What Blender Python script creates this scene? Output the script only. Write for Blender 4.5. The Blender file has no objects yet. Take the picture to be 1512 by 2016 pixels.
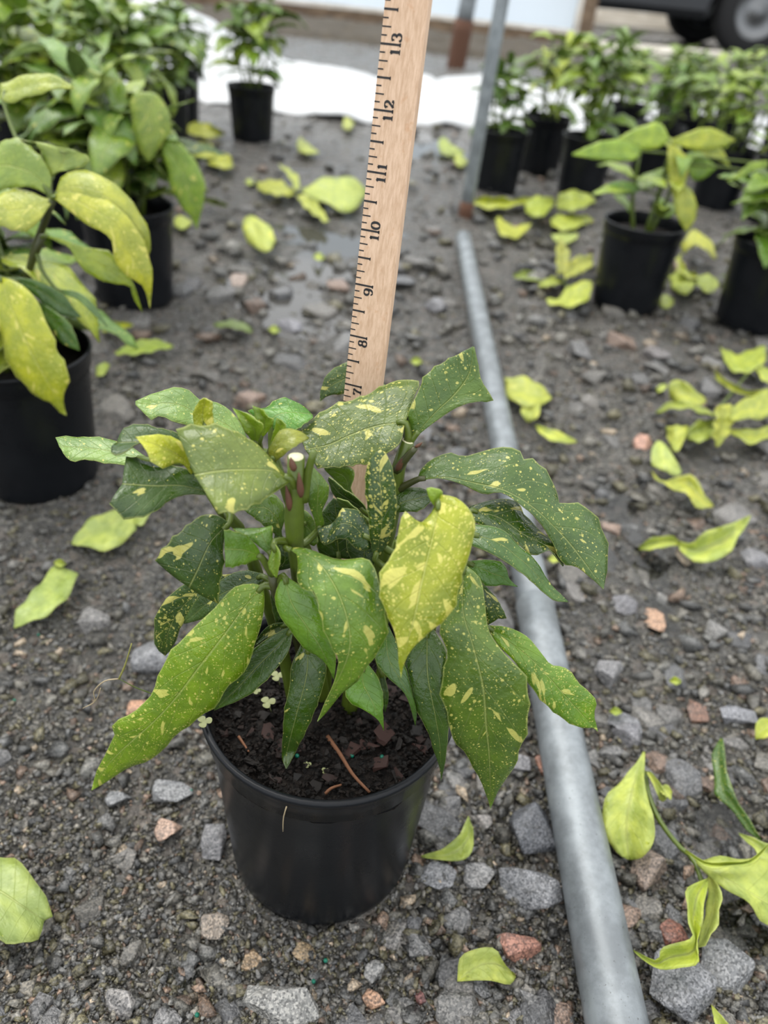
import bpy, bmesh, math, random
import numpy as np
from mathutils import Vector, Matrix
random.seed(7); rng = np.random.default_rng(7)
S = bpy.context.scene
COL = S.collection

# ------------------------------------------------------------------ camera
CH = .4813; PITCH = math.radians(35.78); ROLL = math.radians(5.42); FPX = 1514.0
_F = np.array([0, math.cos(PITCH), -math.sin(PITCH)])
_R0 = np.array([1., 0, 0]); _U0 = np.array([0, math.sin(PITCH), math.cos(PITCH)])
_R = math.cos(ROLL)*_R0 + math.sin(ROLL)*_U0
_U = -math.sin(ROLL)*_R0 + math.cos(ROLL)*_U0
_O = np.array([0, 0, CH])
cam = bpy.data.cameras.new('camera'); camo = bpy.data.objects.new('camera', cam); COL.objects.link(camo)
cam.sensor_fit = 'VERTICAL'; cam.sensor_height = 36; cam.lens = FPX/2016*36
cam.clip_start = .01; cam.clip_end = 200
camo.matrix_world = Matrix([[_R[0], _U[0], -_F[0], 0], [_R[1], _U[1], -_F[1], 0], [_R[2], _U[2], -_F[2], CH], [0, 0, 0, 1]])
cam.dof.use_dof = True; cam.dof.focus_distance = .375; cam.dof.aperture_fstop = 6.5
S.camera = camo
S.view_settings.view_transform = 'Standard'; S.view_settings.look = 'None'
S.view_settings.gamma = 1; S.view_settings.use_curve_mapping = False
S.view_settings.exposure = 1.1

# ------------------------------------------------------------------ overcast sky
w = bpy.data.worlds.new('overcast_sky'); S.world = w; w.use_nodes = True
nt = w.node_tree; bg = nt.nodes['Background']
tc = nt.nodes.new('ShaderNodeTexCoord'); sx = nt.nodes.new('ShaderNodeSeparateXYZ'); rp = nt.nodes.new('ShaderNodeValToRGB')
nt.links.new(tc.outputs['Generated'], sx.inputs[0]); nt.links.new(sx.outputs['Z'], rp.inputs[0]); nt.links.new(rp.outputs[0], bg.inputs[0])
rp.color_ramp.elements[0].position = 0; rp.color_ramp.elements[0].color = (.66, .70, .74, 1)
rp.color_ramp.elements[1].position = 1; rp.color_ramp.elements[1].color = (1.06, 1.06, 1.06, 1)
bg.inputs[1].default_value = .92
sun = bpy.data.lights.new('cloud_veiled_sun_offscreen', 'SUN'); sun.energy = 1.1; sun.angle = math.radians(45); sun.color = (1, .97, .92)
suno = bpy.data.objects.new('cloud_veiled_sun_offscreen', sun); COL.objects.link(suno); suno.rotation_euler = (math.radians(-18), math.radians(-22), 0)

# ------------------------------------------------------------------ photo geometry helpers
def ray(x, y): return _F + _R*((x-756)/FPX) + _U*((1008-y)/FPX)
def G(x, y, z=0.):
    d = ray(x, y); return _O + d*((z-CH)/d[2])
def YP(x, y, Y):
    d = ray(x, y); return _O + d*(Y/d[1])
def PX(q):
    d = np.asarray(q)-_O; z = d@_F
    return 756+FPX*(d@_R)/z, 1008-FPX*(d@_U)/z, z
CROP = {'P': (0, 0, 1.), 'A': (100, 660, .37037), 'B': (560, 660, .43651), 'C': (160, 1100, .33069), 'D': (540, 1100, .43651),
        'E': (0, 380, .30747), 'F': (0, 0, .41005), 'R': (820, 0, .45767), 'H': (1000, 650, .33862), 'K': (900, 1300, .40476)}
def cpx(crop, pts):
    ox, oy, k = CROP[crop]; return [(ox+k*a, oy+k*b) for a, b in pts]

def spline(pts, n):
    P = np.asarray(pts, float)
    if len(P) == 2: return P[0]+(P[1]-P[0])*np.linspace(0, 1, n)[:, None]
    Q = np.vstack([2*P[0]-P[1], P, 2*P[-1]-P[-2]]); out = []
    t = np.linspace(0, 1, 12, endpoint=False)[:, None]
    for i in range(1, len(Q)-2):
        a, b, c, d = Q[i-1], Q[i], Q[i+1], Q[i+2]
        out.append(.5*((2*b)+(-a+c)*t+(2*a-5*b+4*c-d)*t**2+(-a+3*b-3*c+d)*t**3))
    out = np.vstack(out+[P[-1:]])
    L = np.r_[0, np.cumsum(np.linalg.norm(np.diff(out, axis=0), axis=1))]
    s = np.linspace(0, L[-1], n)
    return np.stack([np.interp(s, L, out[:, k]) for k in range(out.shape[1])], -1)

# ------------------------------------------------------------------ object helpers
def tag(o, label=None, cat=None, group=None, kind=None):
    if label: o['label'] = label
    if cat: o['category'] = cat
    if group: o['group'] = group
    if kind: o['kind'] = kind
    return o
def empty(name, loc=(0, 0, 0)):
    o = bpy.data.objects.new(name, None); COL.objects.link(o); o.location = loc; o.empty_display_size = .02; return o
def link(name, me, parent=None, mats=(), smooth=True, color=None):
    for m in mats:
        if m.name not in [q.name for q in me.materials if q]: me.materials.append(m)
    if smooth and len(me.polygons): me.polygons.foreach_set('use_smooth', np.ones(len(me.polygons), bool))
    o = bpy.data.objects.new(name, me); COL.objects.link(o)
    if parent: 
        o.parent = parent
        if parent.type == 'EMPTY' or True:
            pl = parent.location
            if parent.parent: pl = pl+parent.parent.location
            o.location = -Vector(pl) if not parent.parent else -Vector(parent.location)*0
    if color is not None: o.color = color
    return o
def part(name, me, parent, mats, smooth=True, color=None):
    """vertices of me are in world space; the parent chain only translates"""
    o = bpy.data.objects.new(name, me); COL.objects.link(o)
    for m in mats: me.materials.append(m)
    if smooth: me.polygons.foreach_set('use_smooth', np.ones(len(me.polygons), bool))
    if parent:
        o.parent = parent
        off = Vector((0, 0, 0)); q = parent
        while q: off += q.location; q = q.parent
        o.location = -off
    if color is not None: o.color = color
    return o
def mesh(name, V, Fc):
    me = bpy.data.meshes.new(name); me.from_pydata([tuple(map(float, v)) for v in V], [], [tuple(map(int, f)) for f in Fc]); me.update(); return me
def tube(path, rad, seg=8, cap=True):
    P = np.asarray(path, float); n = len(P); rad = np.broadcast_to(rad, n)
    T = np.gradient(P, axis=0); T /= np.linalg.norm(T, axis=1)[:, None]+1e-12
    ref = np.array([0, 0, 1.]) if abs(T[0][2]) < .9 else np.array([1., 0, 0])
    V = []; F = []
    a = np.cross(T[0], ref); a /= np.linalg.norm(a)
    for i in range(n):
        a = a-T[i]*(a@T[i]); a /= np.linalg.norm(a); b = np.cross(T[i], a)
        for k in range(seg):
            t = 2*math.pi*k/seg; V.append(P[i]+rad[i]*(math.cos(t)*a+math.sin(t)*b))
    for i in range(n-1):
        for k in range(seg):
            F.append((i*seg+k, i*seg+(k+1) % seg, (i+1)*seg+(k+1) % seg, (i+1)*seg+k))
    if cap: F.append(tuple(range(seg))[::-1]); F.append(tuple((n-1)*seg+k for k in range(seg)))
    return V, F
def lathe(prof, seg=64, loc=(0, 0, 0)):
    V = []; F = []; n = len(prof)
    for r, z in prof:
        for k in range(seg):
            t = 2*math.pi*k/seg; V.append((loc[0]+r*math.cos(t), loc[1]+r*math.sin(t), loc[2]+z))
    for i in range(n-1):
        for k in range(seg):
            F.append((i*seg+k, i*seg+(k+1) % seg, (i+1)*seg+(k+1) % seg, (i+1)*seg+k))
    return V, F
def box(c, ax, ay, az, hx, hy, hz):
    c, ax, ay, az = map(np.asarray, (c, ax, ay, az)); V = []
    for sz in (-1, 1):
        for sy in (-1, 1):
            for sxx in (-1, 1): V.append(c+ax*hx*sxx+ay*hy*sy+az*hz*sz)
    return V, [(0, 2, 3, 1), (4, 5, 7, 6), (0, 1, 5, 4), (2, 6, 7, 3), (0, 4, 6, 2), (1, 3, 7, 5)]
def joinvf(lst):
    V = []; F = []
    for v, f in lst:
        o = len(V); V += list(v); F += [tuple(i+o for i in q) for q in f]
    return V, F
def bevel(me, wd, seg=2):
    bm = bmesh.new(); bm.from_mesh(me); bmesh.ops.recalc_face_normals(bm, faces=bm.faces)
    bmesh.ops.bevel(bm, geom=bm.edges[:], offset=wd, segments=seg, affect='EDGES', profile=.5); bm.to_mesh(me); bm.free(); return me

def hashn(ix, iy, seed):
    h = (ix.astype(np.int64)*374761393+iy.astype(np.int64)*668265263+seed*974711) & 0x7fffffff
    h = ((h ^ (h >> 13))*1274126177) & 0x7fffffff
    return ((h ^ (h >> 16)) & 0xffff)/65535.
def vnoise(x, y, sc, seed=0):
    x = np.asarray(x)*sc; y = np.asarray(y)*sc
    ix = np.floor(x); iy = np.floor(y); fx = x-ix; fy = y-iy
    fx = fx*fx*(3-2*fx); fy = fy*fy*(3-2*fy)
    a = hashn(ix, iy, seed); b = hashn(ix+1, iy, seed); c = hashn(ix, iy+1, seed); d = hashn(ix+1, iy+1, seed)
    return (a*(1-fx)+b*fx)*(1-fy)+(c*(1-fx)+d*fx)*fy-.5

# ------------------------------------------------------------------ materials
class NT:
    def __init__(s, name):
        s.m = bpy.data.materials.new(name); s.m.use_nodes = True; s.t = s.m.node_tree
        s.b = s.t.nodes['Principled BSDF']; s.out = s.t.nodes['Material Output']
    def n(s, typ, **kw):
        q = s.t.nodes.new('ShaderNode'+typ)
        for k, v in kw.items():
            if k in q.inputs.keys() if isinstance(k, str) else False: q.inputs[k].default_value = v
            else: setattr(q, k, v)
        return q
    def l(s, a, b): s.t.links.new(a, b)
    def val(s, q, k, v): 
        if hasattr(v, 'is_output') or isinstance(v, bpy.types.NodeSocket): s.l(v, q.inputs[k])
        else: q.inputs[k].default_value = v
    def math(s, op, a, b=0., c=0., clamp=False):
        q = s.t.nodes.new('ShaderNodeMath'); q.operation = op; q.use_clamp = clamp
        s.val(q, 0, a); s.val(q, 1, b)
        if op in ('MULTIPLY_ADD', 'SMOOTH_MIN', 'COMPARE'): s.val(q, 2, c)
        return q.outputs[0]
    def mix(s, f, a, b, mode='MIX'):
        q = s.t.nodes.new('ShaderNodeMix'); q.data_type = 'RGBA'; q.blend_type = mode
        s.val(q, 0, f)
        for k, v in ((6, a), (7, b)):
            if isinstance(v, bpy.types.NodeSocket): s.l(v, q.inputs[k])
            else: q.inputs[k].default_value = (*v[:3], 1)
        return q.outputs[2]
    def noise(s, vec, scale, detail=3, rough=.6, out=0):
        q = s.t.nodes.new('ShaderNodeTexNoise'); q.inputs['Scale'].default_value = scale; q.inputs['Detail'].default_value = detail; q.inputs['Roughness'].default_value = rough
        if vec is not None: s.l(vec, q.inputs['Vector'])
        return q.outputs[out]
    def vor(s, vec, scale, feature='F1', out='Distance', rnd=1.):
        q = s.t.nodes.new('ShaderNodeTexVoronoi'); q.feature = feature; q.inputs['Scale'].default_value = scale; q.inputs['Randomness'].default_value = rnd
        if vec is not None: s.l(vec, q.inputs['Vector'])
        return q.outputs[out]
    def ramp(s, f, stops, interp='LINEAR'):
        q = s.t.nodes.new('ShaderNodeValToRGB'); q.color_ramp.interpolation = interp
        e = q.color_ramp.elements
        while len(e) < len(stops): e.new(.5)
        for i, (p, c) in enumerate(stops): e[i].position = p; e[i].color = (*c[:3], 1) if not isinstance(c, (int, float)) else (c, c, c, 1)
        s.l(f, q.inputs[0]); return q.outputs[0]
    def step(s, x, lo, hi):
        q = s.t.nodes.new('ShaderNodeMapRange'); q.interpolation_type = 'SMOOTHSTEP'
        s.val(q, 0, x); s.val(q, 1, lo); s.val(q, 2, hi); return q.outputs[0]
    def bump(s, h, strength=.3, dist=.001, normal=None):
        q = s.t.nodes.new('ShaderNodeBump'); q.inputs['Strength'].default_value = strength; q.inputs['Distance'].default_value = dist
        s.l(h, q.inputs['Height'])
        if normal: s.l(normal, q.inputs['Normal'])
        s.l(q.outputs[0], s.b.inputs['Normal']); return q.outputs[0]
    def coord(s, which='Object'):
        q = s.t.nodes.new('ShaderNodeTexCoord'); return q.outputs[which]
    def set(s, **kw):
        for k, v in kw.items(): s.val(s.b, k.replace('_', ' '), v)

def leaf_material(name, under=False):
    t = NT(name)
    oi = t.t.nodes.new('ShaderNodeObjectInfo'); col = t.mix(1., oi.outputs['Color'], (1.12, 1.06, .66), 'MULTIPLY'); dens = oi.outputs['Alpha']
    uv = t.t.nodes.new('ShaderNodeUVMap'); uv.uv_map = 'cm'
    un = t.t.nodes.new('ShaderNodeUVMap'); un.uv_map = 'unit'
    s1 = t.t.nodes.new('ShaderNodeSeparateXYZ'); t.l(un.outputs[0], s1.inputs[0])
    uu = t.math('ABSOLUTE', t.math('SUBTRACT', s1.outputs[0], .5)); vv = s1.outputs[1]     # uu 0 at midrib .. .5 edge
    s2 = t.t.nodes.new('ShaderNodeSeparateXYZ'); t.l(uv.outputs[0], s2.inputs[0])
    # speckles: round dots with random radius
    vq = t.t.nodes.new('ShaderNodeTexVoronoi'); vq.inputs['Scale'].default_value = 4.2; t.l(uv.outputs[0], vq.inputs['Vector'])
    sc = t.t.nodes.new('ShaderNodeSeparateColor'); t.l(vq.outputs['Color'], sc.inputs[0])
    clump = t.noise(uv.outputs[0], .55, 2)
    rad = t.math('MULTIPLY', t.math('POWER', sc.outputs[0], 2.2), t.math('MULTIPLY', t.math('ADD', dens, .15), .62))
    rad = t.math('MULTIPLY', rad, t.step(clump, .28, .55))
    dots = t.math('SUBTRACT', 1., t.step(vq.outputs['Distance'], t.math('MULTIPLY', rad, .75), rad))
    dots = t.math('MULTIPLY', dots, t.math('GREATER_THAN', rad, .02))
    vq2 = t.t.nodes.new('ShaderNodeTexVoronoi'); vq2.inputs['Scale'].default_value = 9.5; t.l(uv.outputs[0], vq2.inputs['Vector'])
    sc2 = t.t.nodes.new('ShaderNodeSeparateColor'); t.l(vq2.outputs['Color'], sc2.inputs[0])
    rad2 = t.math('MULTIPLY', t.math('POWER', sc2.outputs[1], 1.7), t.math('MULTIPLY', dens, .85))
    dots2 = t.math('MULTIPLY', t.math('SUBTRACT', 1., t.step(vq2.outputs['Distance'], t.math('MULTIPLY', rad2, .6), rad2)), t.math('GREATER_THAN', rad2, .03))
    # larger blotches stretched along the side veins
    cb = t.t.nodes.new('ShaderNodeCombineXYZ')
    ax = t.math('ABSOLUTE', t.math('SUBTRACT', s2.outputs[0], 50.))
    t.l(t.math('MULTIPLY', t.math('SUBTRACT', t.math('MULTIPLY', s2.outputs[1], .55), t.math('MULTIPLY', ax, .84)), 1.75), cb.inputs[0])
    t.l(t.math('ADD', t.math('MULTIPLY', t.math('ADD', t.math('MULTIPLY', s2.outputs[1], .84), t.math('MULTIPLY', ax, .55)), .55), t.math('MULTIPLY', t.math('SIGN', t.math('SUBTRACT', s2.outputs[0], 50.)), 7.)), cb.inputs[1])
    t.l(t.math('MULTIPLY', oi.outputs['Random'], 40.), cb.inputs[2])
    bn = t.noise(cb.outputs[0], 1.1, 1.6, .45)
    thr = t.math('SUBTRACT', .765, t.math('MULTIPLY', dens, .20))
    blo = t.step(bn, thr, t.math('ADD', thr, .025))
    spot = t.math('MAXIMUM', t.math('MAXIMUM', dots, blo), t.math('MULTIPLY', dots2, .85))
    tone = t.noise(uv.outputs[0], .5, 3)
    base = t.mix(t.step(tone, .35, .7), t.mix(1., col, (.72, .78, .8), 'MULTIPLY'), t.mix(1., col, (1.2, 1.15, 1.1), 'MULTIPLY'))
    yel = t.mix(.62, col, (.86, .78, .20)) if not under else t.mix(.4, col, (.6, .65, .25))
    c = t.mix(t.math('MULTIPLY', spot, .95 if not under else .4), base, yel)
    # veins
    mid = t.math('SUBTRACT', 1., t.step(uu, .006, .022))
    sv = t.math('ABSOLUTE', t.math('SUBTRACT', t.math('FRACT', t.math('ADD', t.math('MULTIPLY', vv, 7.), t.math('MULTIPLY', uu, -3.4))), .5))
    side = t.math('MULTIPLY', t.math('SUBTRACT', 1., t.step(sv, .0, .05)), .35)
    edge = t.step(uu, .474, .496)
    vein = t.math('MAXIMUM', t.math('MULTIPLY', mid, .55), t.math('MAXIMUM', t.math('MULTIPLY', side, .5), t.math('MULTIPLY', edge, .7)))
    c = t.mix(vein, c, t.mix(.5, col, (.62, .66, .22)))
    if under: c = t.mix(.22, c, (.34, .40, .16)); c = t.mix(t.math('MULTIPLY', t.step(t.noise(uv.outputs[0], 2.2, 4), .64, .74), .55), c, (.20, .16, .05)); c = t.mix(t.step(t.noise(uv.outputs[0], 1.1, 3), .45, .75), c, t.mix(1., c, (.72, .76, .55), 'MULTIPLY'))
    wet = t.noise(uv.outputs[0], .8, 3)
    t.l(c, t.b.inputs['Base Color'])
    t.l(t.math('MULTIPLY_ADD', t.step(wet, .42, .6), .24, .20 if not under else .36), t.b.inputs['Roughness'])
    t.set(Specular_IOR_Level=.78)
    h = t.math('ADD', t.math('MULTIPLY', t.math('MAXIMUM', mid, t.math('MULTIPLY', side, .8)), -1. if not under else 1.), t.math('MULTIPLY', t.noise(uv.outputs[0], 3., 3), .9))
    nrm = t.bump(h, .6, .0013)
    tr = t.t.nodes.new('ShaderNodeBsdfTranslucent'); t.l(t.mix(1., c, (1.0, 1.0, .45), 'MULTIPLY'), tr.inputs[0])
    ms = t.t.nodes.new('ShaderNodeMixShader'); ms.inputs[0].default_value = .27
    t.l(t.b.outputs[0], ms.inputs[1]); t.l(tr.outputs[0], ms.inputs[2]); t.l(ms.outputs[0], t.out.inputs[0])
    return t.m
LEAF = leaf_material('leaf_upper_side'); LEAFU = leaf_material('leaf_under_side', True)

def simple(name, rgb, rough=.6, spec=.5, noise=None, metal=0., bump=None, var=.25):
    t = NT(name); c = t.coord()
    if noise:
        f = t.noise(c, noise, 4)
        t.l(t.mix(f, [v*(1-var) for v in rgb], [min(1, v*(1+var)) for v in rgb]), t.b.inputs['Base Color'])
        if bump: t.bump(t.noise(c, bump[0], 4), bump[1], bump[2])
    else: t.set(Base_Color=(*rgb, 1))
    t.set(Roughness=rough, Metallic=metal, Specular_IOR_Level=spec); return t.m

STEM = simple('green_stem', (.078, .115, .012), .35, noise=180, var=.3)
BRACT = simple('brown_bud_scale', (.10, .04, .02), .6, noise=300)
CUTWOOD = simple('cut_stem_pith', (.62, .60, .38), .7, noise=600)
DARKSTEM = simple('dark_petiole', (.045, .05, .012), .45, noise=200)
TWIGB = simple('brown_twig', (.17, .07, .03), .7, noise=400, bump=(900, .5, .0006))
PALEROOT = simple('pale_root', (.35, .28, .17), .6, noise=300)
SEEDL = simple('pale_seedling', (.24, .26, .11), .55, noise=200)

def pot_material():
    t = NT('black_plastic'); c = t.coord()
    n1 = t.noise(c, 28, 5); n2 = t.noise(c, 420, 3)
    t.l(t.mix(n1, (.003, .0036, .005), (.009, .0105, .013)), t.b.inputs['Base Color'])
    t.l(t.math('MULTIPLY_ADD', n1, .34, .14), t.b.inputs['Roughness'])
    t.set(Specular_IOR_Level=.24); t.bump(n2, .12, .0005); return t.m
POT = pot_material()
def soil_material():
    t = NT('dark_potting_mix'); c = t.coord()
    n = t.noise(c, 260, 4, .7); v = t.vor(c, 300, out='Color')
    t.l(t.mix(t.step(n, .35, .7), (.004, .0035, .003), (.016, .011, .008)), t.b.inputs['Base Color'])
    t.set(Roughness=.75, Specular_IOR_Level=.25); t.bump(n, .9, .003); return t.m
SOIL = soil_material()
def chip_material():
    t = NT('wet_bark'); oi = t.t.nodes.new('ShaderNodeObjectInfo'); c = t.coord()
    n = t.noise(c, 300, 4)
    t.l(t.mix(1., oi.outputs['Color'], t.mix(n, (.5, .5, .5), (1.4, 1.3, 1.2)), 'MULTIPLY'), t.b.inputs['Base Color'])
    t.set(Roughness=.5); t.bump(n, .5, .001); return t.m
CHIP = chip_material()

def stone_material(name, attr=False):
    t = NT(name); c = t.coord('Object') if not attr else t.coord('Object')
    if attr:
        a = t.t.nodes.new('ShaderNodeVertexColor'); a.layer_name = 'tint'; col = a.outputs[0]
    else:
        oi = t.t.nodes.new('ShaderNodeObjectInfo'); col = oi.outputs['Color']
    geo = t.t.nodes.new('ShaderNodeNewGeometry')
    pos = geo.outputs['Position']
    s = t.vor(pos, 900, out='Color'); sc = t.t.nodes.new('ShaderNodeSeparateColor'); t.l(s, sc.inputs[0])
    big = t.noise(pos, 160, 4, .7)
    speck = t.mix(t.step(sc.outputs[0], .62, .7), t.mix(t.step(sc.outputs[1], .25, .32), (.32, .32, .33), (.95, .95, .95)), (1.9, 1.85, 1.8))
    cc = t.mix(1., col, t.mix(.75, (1, 1, 1), speck), 'MULTIPLY')
    cc = t.mix(t.step(big, .45, .75), cc, t.mix(.55, cc, (.04, .038, .033)))
    t.l(cc, t.b.inputs['Base Color'])
    t.l(t.math('MULTIPLY_ADD', t.step(t.noise(pos, 60, 3), .4, .65), .30, .17), t.b.inputs['Roughness'])
    t.bump(t.math('ADD', big, t.math('MULTIPLY', t.noise(pos, 700, 2), .5)), .7, .0022); return t.m
STONE = stone_material('wet_granite'); GRAVEL = stone_material('wet_gravel', True)

def ground_material():
    t = NT('wet_gritty_ground'); g = t.t.nodes.new('ShaderNodeNewGeometry'); pos = g.outputs['Position']
    v1 = t.vor(pos, 330, out='Color'); sc = t.t.nodes.new('ShaderNodeSeparateColor'); t.l(v1, sc.inputs[0])
    d1 = t.vor(pos, 330); d2 = t.vor(pos, 120)
    v2 = t.vor(pos, 120, out='Color'); sc2 = t.t.nodes.new('ShaderNodeSeparateColor'); t.l(v2, sc2.inputs[0])
    grain = t.ramp(sc.outputs[0], [(0, (.012, .0115, .010)), (.4, (.045, .042, .035)), (.7, (.095, .09, .076)), (.88, (.17, .16, .135)), (1, (.34, .32, .28))])
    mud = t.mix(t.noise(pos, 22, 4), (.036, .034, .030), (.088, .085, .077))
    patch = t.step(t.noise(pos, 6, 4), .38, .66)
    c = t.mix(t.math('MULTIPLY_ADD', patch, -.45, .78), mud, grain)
    c = t.mix(t.math('MULTIPLY', t.step(sc2.outputs[0], .7, .72), .5), c, t.mix(sc2.outputs[1], (.09, .088, .085), (.19, .15, .12)))
    t.l(c, t.b.inputs['Base Color'])
    wet = t.noise(pos, 9, 4)
    t.l(t.math('MULTIPLY_ADD', t.step(wet, .40, .64), .24, .12), t.b.inputs['Roughness'])
    t.set(Specular_IOR_Level=.75)
    h = t.math('ADD', t.math('MULTIPLY', d1, -.7), t.math('ADD', t.math('MULTIPLY', d2, -1.2), t.noise(pos, 900, 2)))
    t.bump(h, .75, .0035); return t.m
GROUND = ground_material()
def water_material():
    t = NT('puddle_water'); g = t.t.nodes.new('ShaderNodeNewGeometry')
    gl = t.t.nodes.new('ShaderNodeBsdfGlossy'); gl.inputs['Roughness'].default_value = .04
    tp = t.t.nodes.new('ShaderNodeBsdfTransparent'); tp.inputs[0].default_value = (.85, .86, .86, 1)
    fr = t.t.nodes.new('ShaderNodeFresnel'); fr.inputs['IOR'].default_value = 1.38
    ms = t.t.nodes.new('ShaderNodeMixShader'); t.l(fr.outputs[0], ms.inputs[0]); t.l(tp.outputs[0], ms.inputs[1]); t.l(gl.outputs[0], ms.inputs[2]); t.l(ms.outputs[0], t.out.inputs[0])
    return t.m
WATER = water_material()
MUDWATER = simple('muddy_water', (.060, .058, .053), .06, .5, noise=8, var=.15)
def galv_material(name, tint=(.25, .275, .29)):
    t = NT(name); c = t.coord(); g = t.t.nodes.new('ShaderNodeNewGeometry'); p = g.outputs['Position']
    n = t.noise(p, 30, 6, .7); n2 = t.noise(p, 500, 3)
    cc = t.mix(t.step(n, .35, .68), [v*.62 for v in tint], [v*1.05 for v in tint])
    cc = t.mix(t.step(n2, .66, .74), cc, (.05, .045, .04))
    t.l(cc, t.b.inputs['Base Color']); t.set(Metallic=.35)
    t.l(t.math('MULTIPLY_ADD', n, .3, .28), t.b.inputs['Roughness']); t.bump(n2, .15, .0006); return t.m
GALV = galv_material('galvanised_steel'); RUST = simple('rust', (.10, .045, .025), .85, noise=60, bump=(120, .6, .003))
def wood_material(name, a, b, stretch, scale=30, ring=False):
    t = NT(name); c = t.coord(); mp = t.t.nodes.new('ShaderNodeMapping'); mp.inputs['Scale'].default_value = stretch; t.l(c, mp.inputs[0])
    n = t.noise(mp.outputs[0], scale, 4, .65); n2 = t.noise(c, scale*.25, 3)
    cc = t.mix(t.step(n, .3, .7), a, b); cc = t.mix(t.math('MULTIPLY', t.step(n2, .6, .75), .35), cc, [a[0]*.95, a[1]*.72, a[2]*.5])
    t.l(cc, t.b.inputs['Base Color']); t.set(Roughness=.62, Specular_IOR_Level=.35); t.bump(n, .25, .0004); return t.m
RULERW = wood_material('ruler_wood', (.50, .33, .21), (.66, .47, .33), (1, 1, .06), 700)
INK = simple('black_ink', (.006, .006, .007), .6)
PLANKW = wood_material('weathered_plank', (.50, .45, .37), (.85, .81, .74), (.08, 1, 1), 40)
BROWNW = wood_material('brown_timber', (.10, .065, .04), (.24, .17, .11), (.2, 1, 1), 30)
def sheet_material(name, col, tr):
    t = NT(name); c = t.coord(); n = t.noise(c, 3, 3)
    cc = t.mix(n, [v*.93 for v in col], col); t.l(cc, t.b.inputs['Base Color']); t.set(Roughness=.35)
    q = t.t.nodes.new('ShaderNodeBsdfTranslucent'); t.l(cc, q.inputs[0]); ms = t.t.nodes.new('ShaderNodeMixShader'); ms.inputs[0].default_value = tr
    t.l(t.b.outputs[0], ms.inputs[1]); t.l(q.outputs[0], ms.inputs[2]); t.l(ms.outputs[0], t.out.inputs[0]); return t.m
FILM = sheet_material('white_poly_film', (.80, .90, .99), .45); CLOTH = sheet_material('white_ground_cloth', (.60, .615, .625), .12)
CARPAINT = simple('dark_paint', (.02, .022, .026), .3, noise=4); RUBBER = simple('tyre_rubber', (.012, .012, .013), .8, noise=40)
CHROME = simple('wheel_metal', (.18, .185, .19), .35, metal=.8, noise=20); REDL = simple('red_lens', (.35, .01, .01), .3)
PRILL = simple('green_fertiliser_pellet', (.0, .13, .08), .35)

# ------------------------------------------------------------------ ground
POTC = np.array([-.0206, .2878]); RIMR = .0714; BASER = .0575; POTH = .1486
PUD = []   # (x, y, rx, ry, rot, depth)
def pud(px, py, wpx, hpx, rot=0, depth=.006):
    c = G(px, py); a = G(px-wpx/2, py); b = G(px+wpx/2, py); u = G(px, py-hpx/2); d = G(px, py+hpx/2)
    PUD.append((c[0], c[1], np.linalg.norm(b-a)/2, np.linalg.norm(u-d)/2, rot, depth))
pud(1225, 1005, 60, 150, .25, .006); pud(1280, 1120, 70, 90, .1, .006); pud(1310, 1220, 60, 70, 0, .005)
pud(1425, 1640, 130, 150, .2, .009); pud(1490, 1860, 150, 230, .1, .007)
pud(600, 585, 280, 130, .1, .007); pud(650, 480, 210, 110, 0, .006); pud(330, 1900, 260, 120, .3, .005); pud(840, 290, 150, 60, 0, .006)
def gh(x, y):
    x = np.asarray(x, float); y = np.asarray(y, float)
    z = .010*vnoise(x, y, 7, 1)+.007*vnoise(x, y, 23, 2)+.0045*vnoise(x, y, 60, 3)+.003*vnoise(x, y, 140, 4)
    z += .0018*vnoise(x, y, 330, 5)*(y < 1.6)+np.clip((y-.7)/.8, 0, 1)*(y < 6)*.016*(np.abs(vnoise(x, y, 24, 6))-.12)
    for (cx, cy, rx, ry, ro, dp) in PUD:
        dx = x-cx; dy = y-cy; c, s = math.cos(ro), math.sin(ro)
        q = ((dx*c+dy*s)/rx)**2+((-dx*s+dy*c)/ry)**2
        z -= dp*np.exp(-q*1.1)
    return z
rows = [-.8]
while rows[-1] < 45:
    y = rows[-1]; rows.append(y+(.03 if y < .08 else .0033 if y < .75 else .0033+.0105*(y-.75)))
rows = np.array(rows); nc = 360
sj = np.linspace(-1, 1, nc); sj = (.11*sj+.89*sj**5)
hw = 3.6+2.2*np.clip(rows, 0, None)
X = sj[None, :]*hw[:, None]+.03; Y = np.repeat(rows[:, None], nc, 1); Z = gh(X, Y)
V = np.stack([X, Y, Z], -1).reshape(-1, 3); nr = len(rows)
idx = np.arange(nr*nc).reshape(nr, nc)
Fq = np.stack([idx[:-1, :-1], idx[:-1, 1:], idx[1:, 1:], idx[1:, :-1]], -1).reshape(-1, 4)
me = bpy.data.meshes.new('gravel_ground'); me.vertices.add(len(V)); me.vertices.foreach_set('co', V.ravel())
me.loops.add(Fq.size); me.loops.foreach_set('vertex_index', Fq.ravel().astype(np.int32)); me.polygons.add(len(Fq))
me.polygons.foreach_set('loop_start', np.arange(0, Fq.size, 4, dtype=np.int32)); me.update(calc_edges=True)
ground = tag(part('gravel_ground', me, None, [GROUND]), 'wet grey gravel and grit ground of the nursery yard', 'ground', kind='structure')

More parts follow.
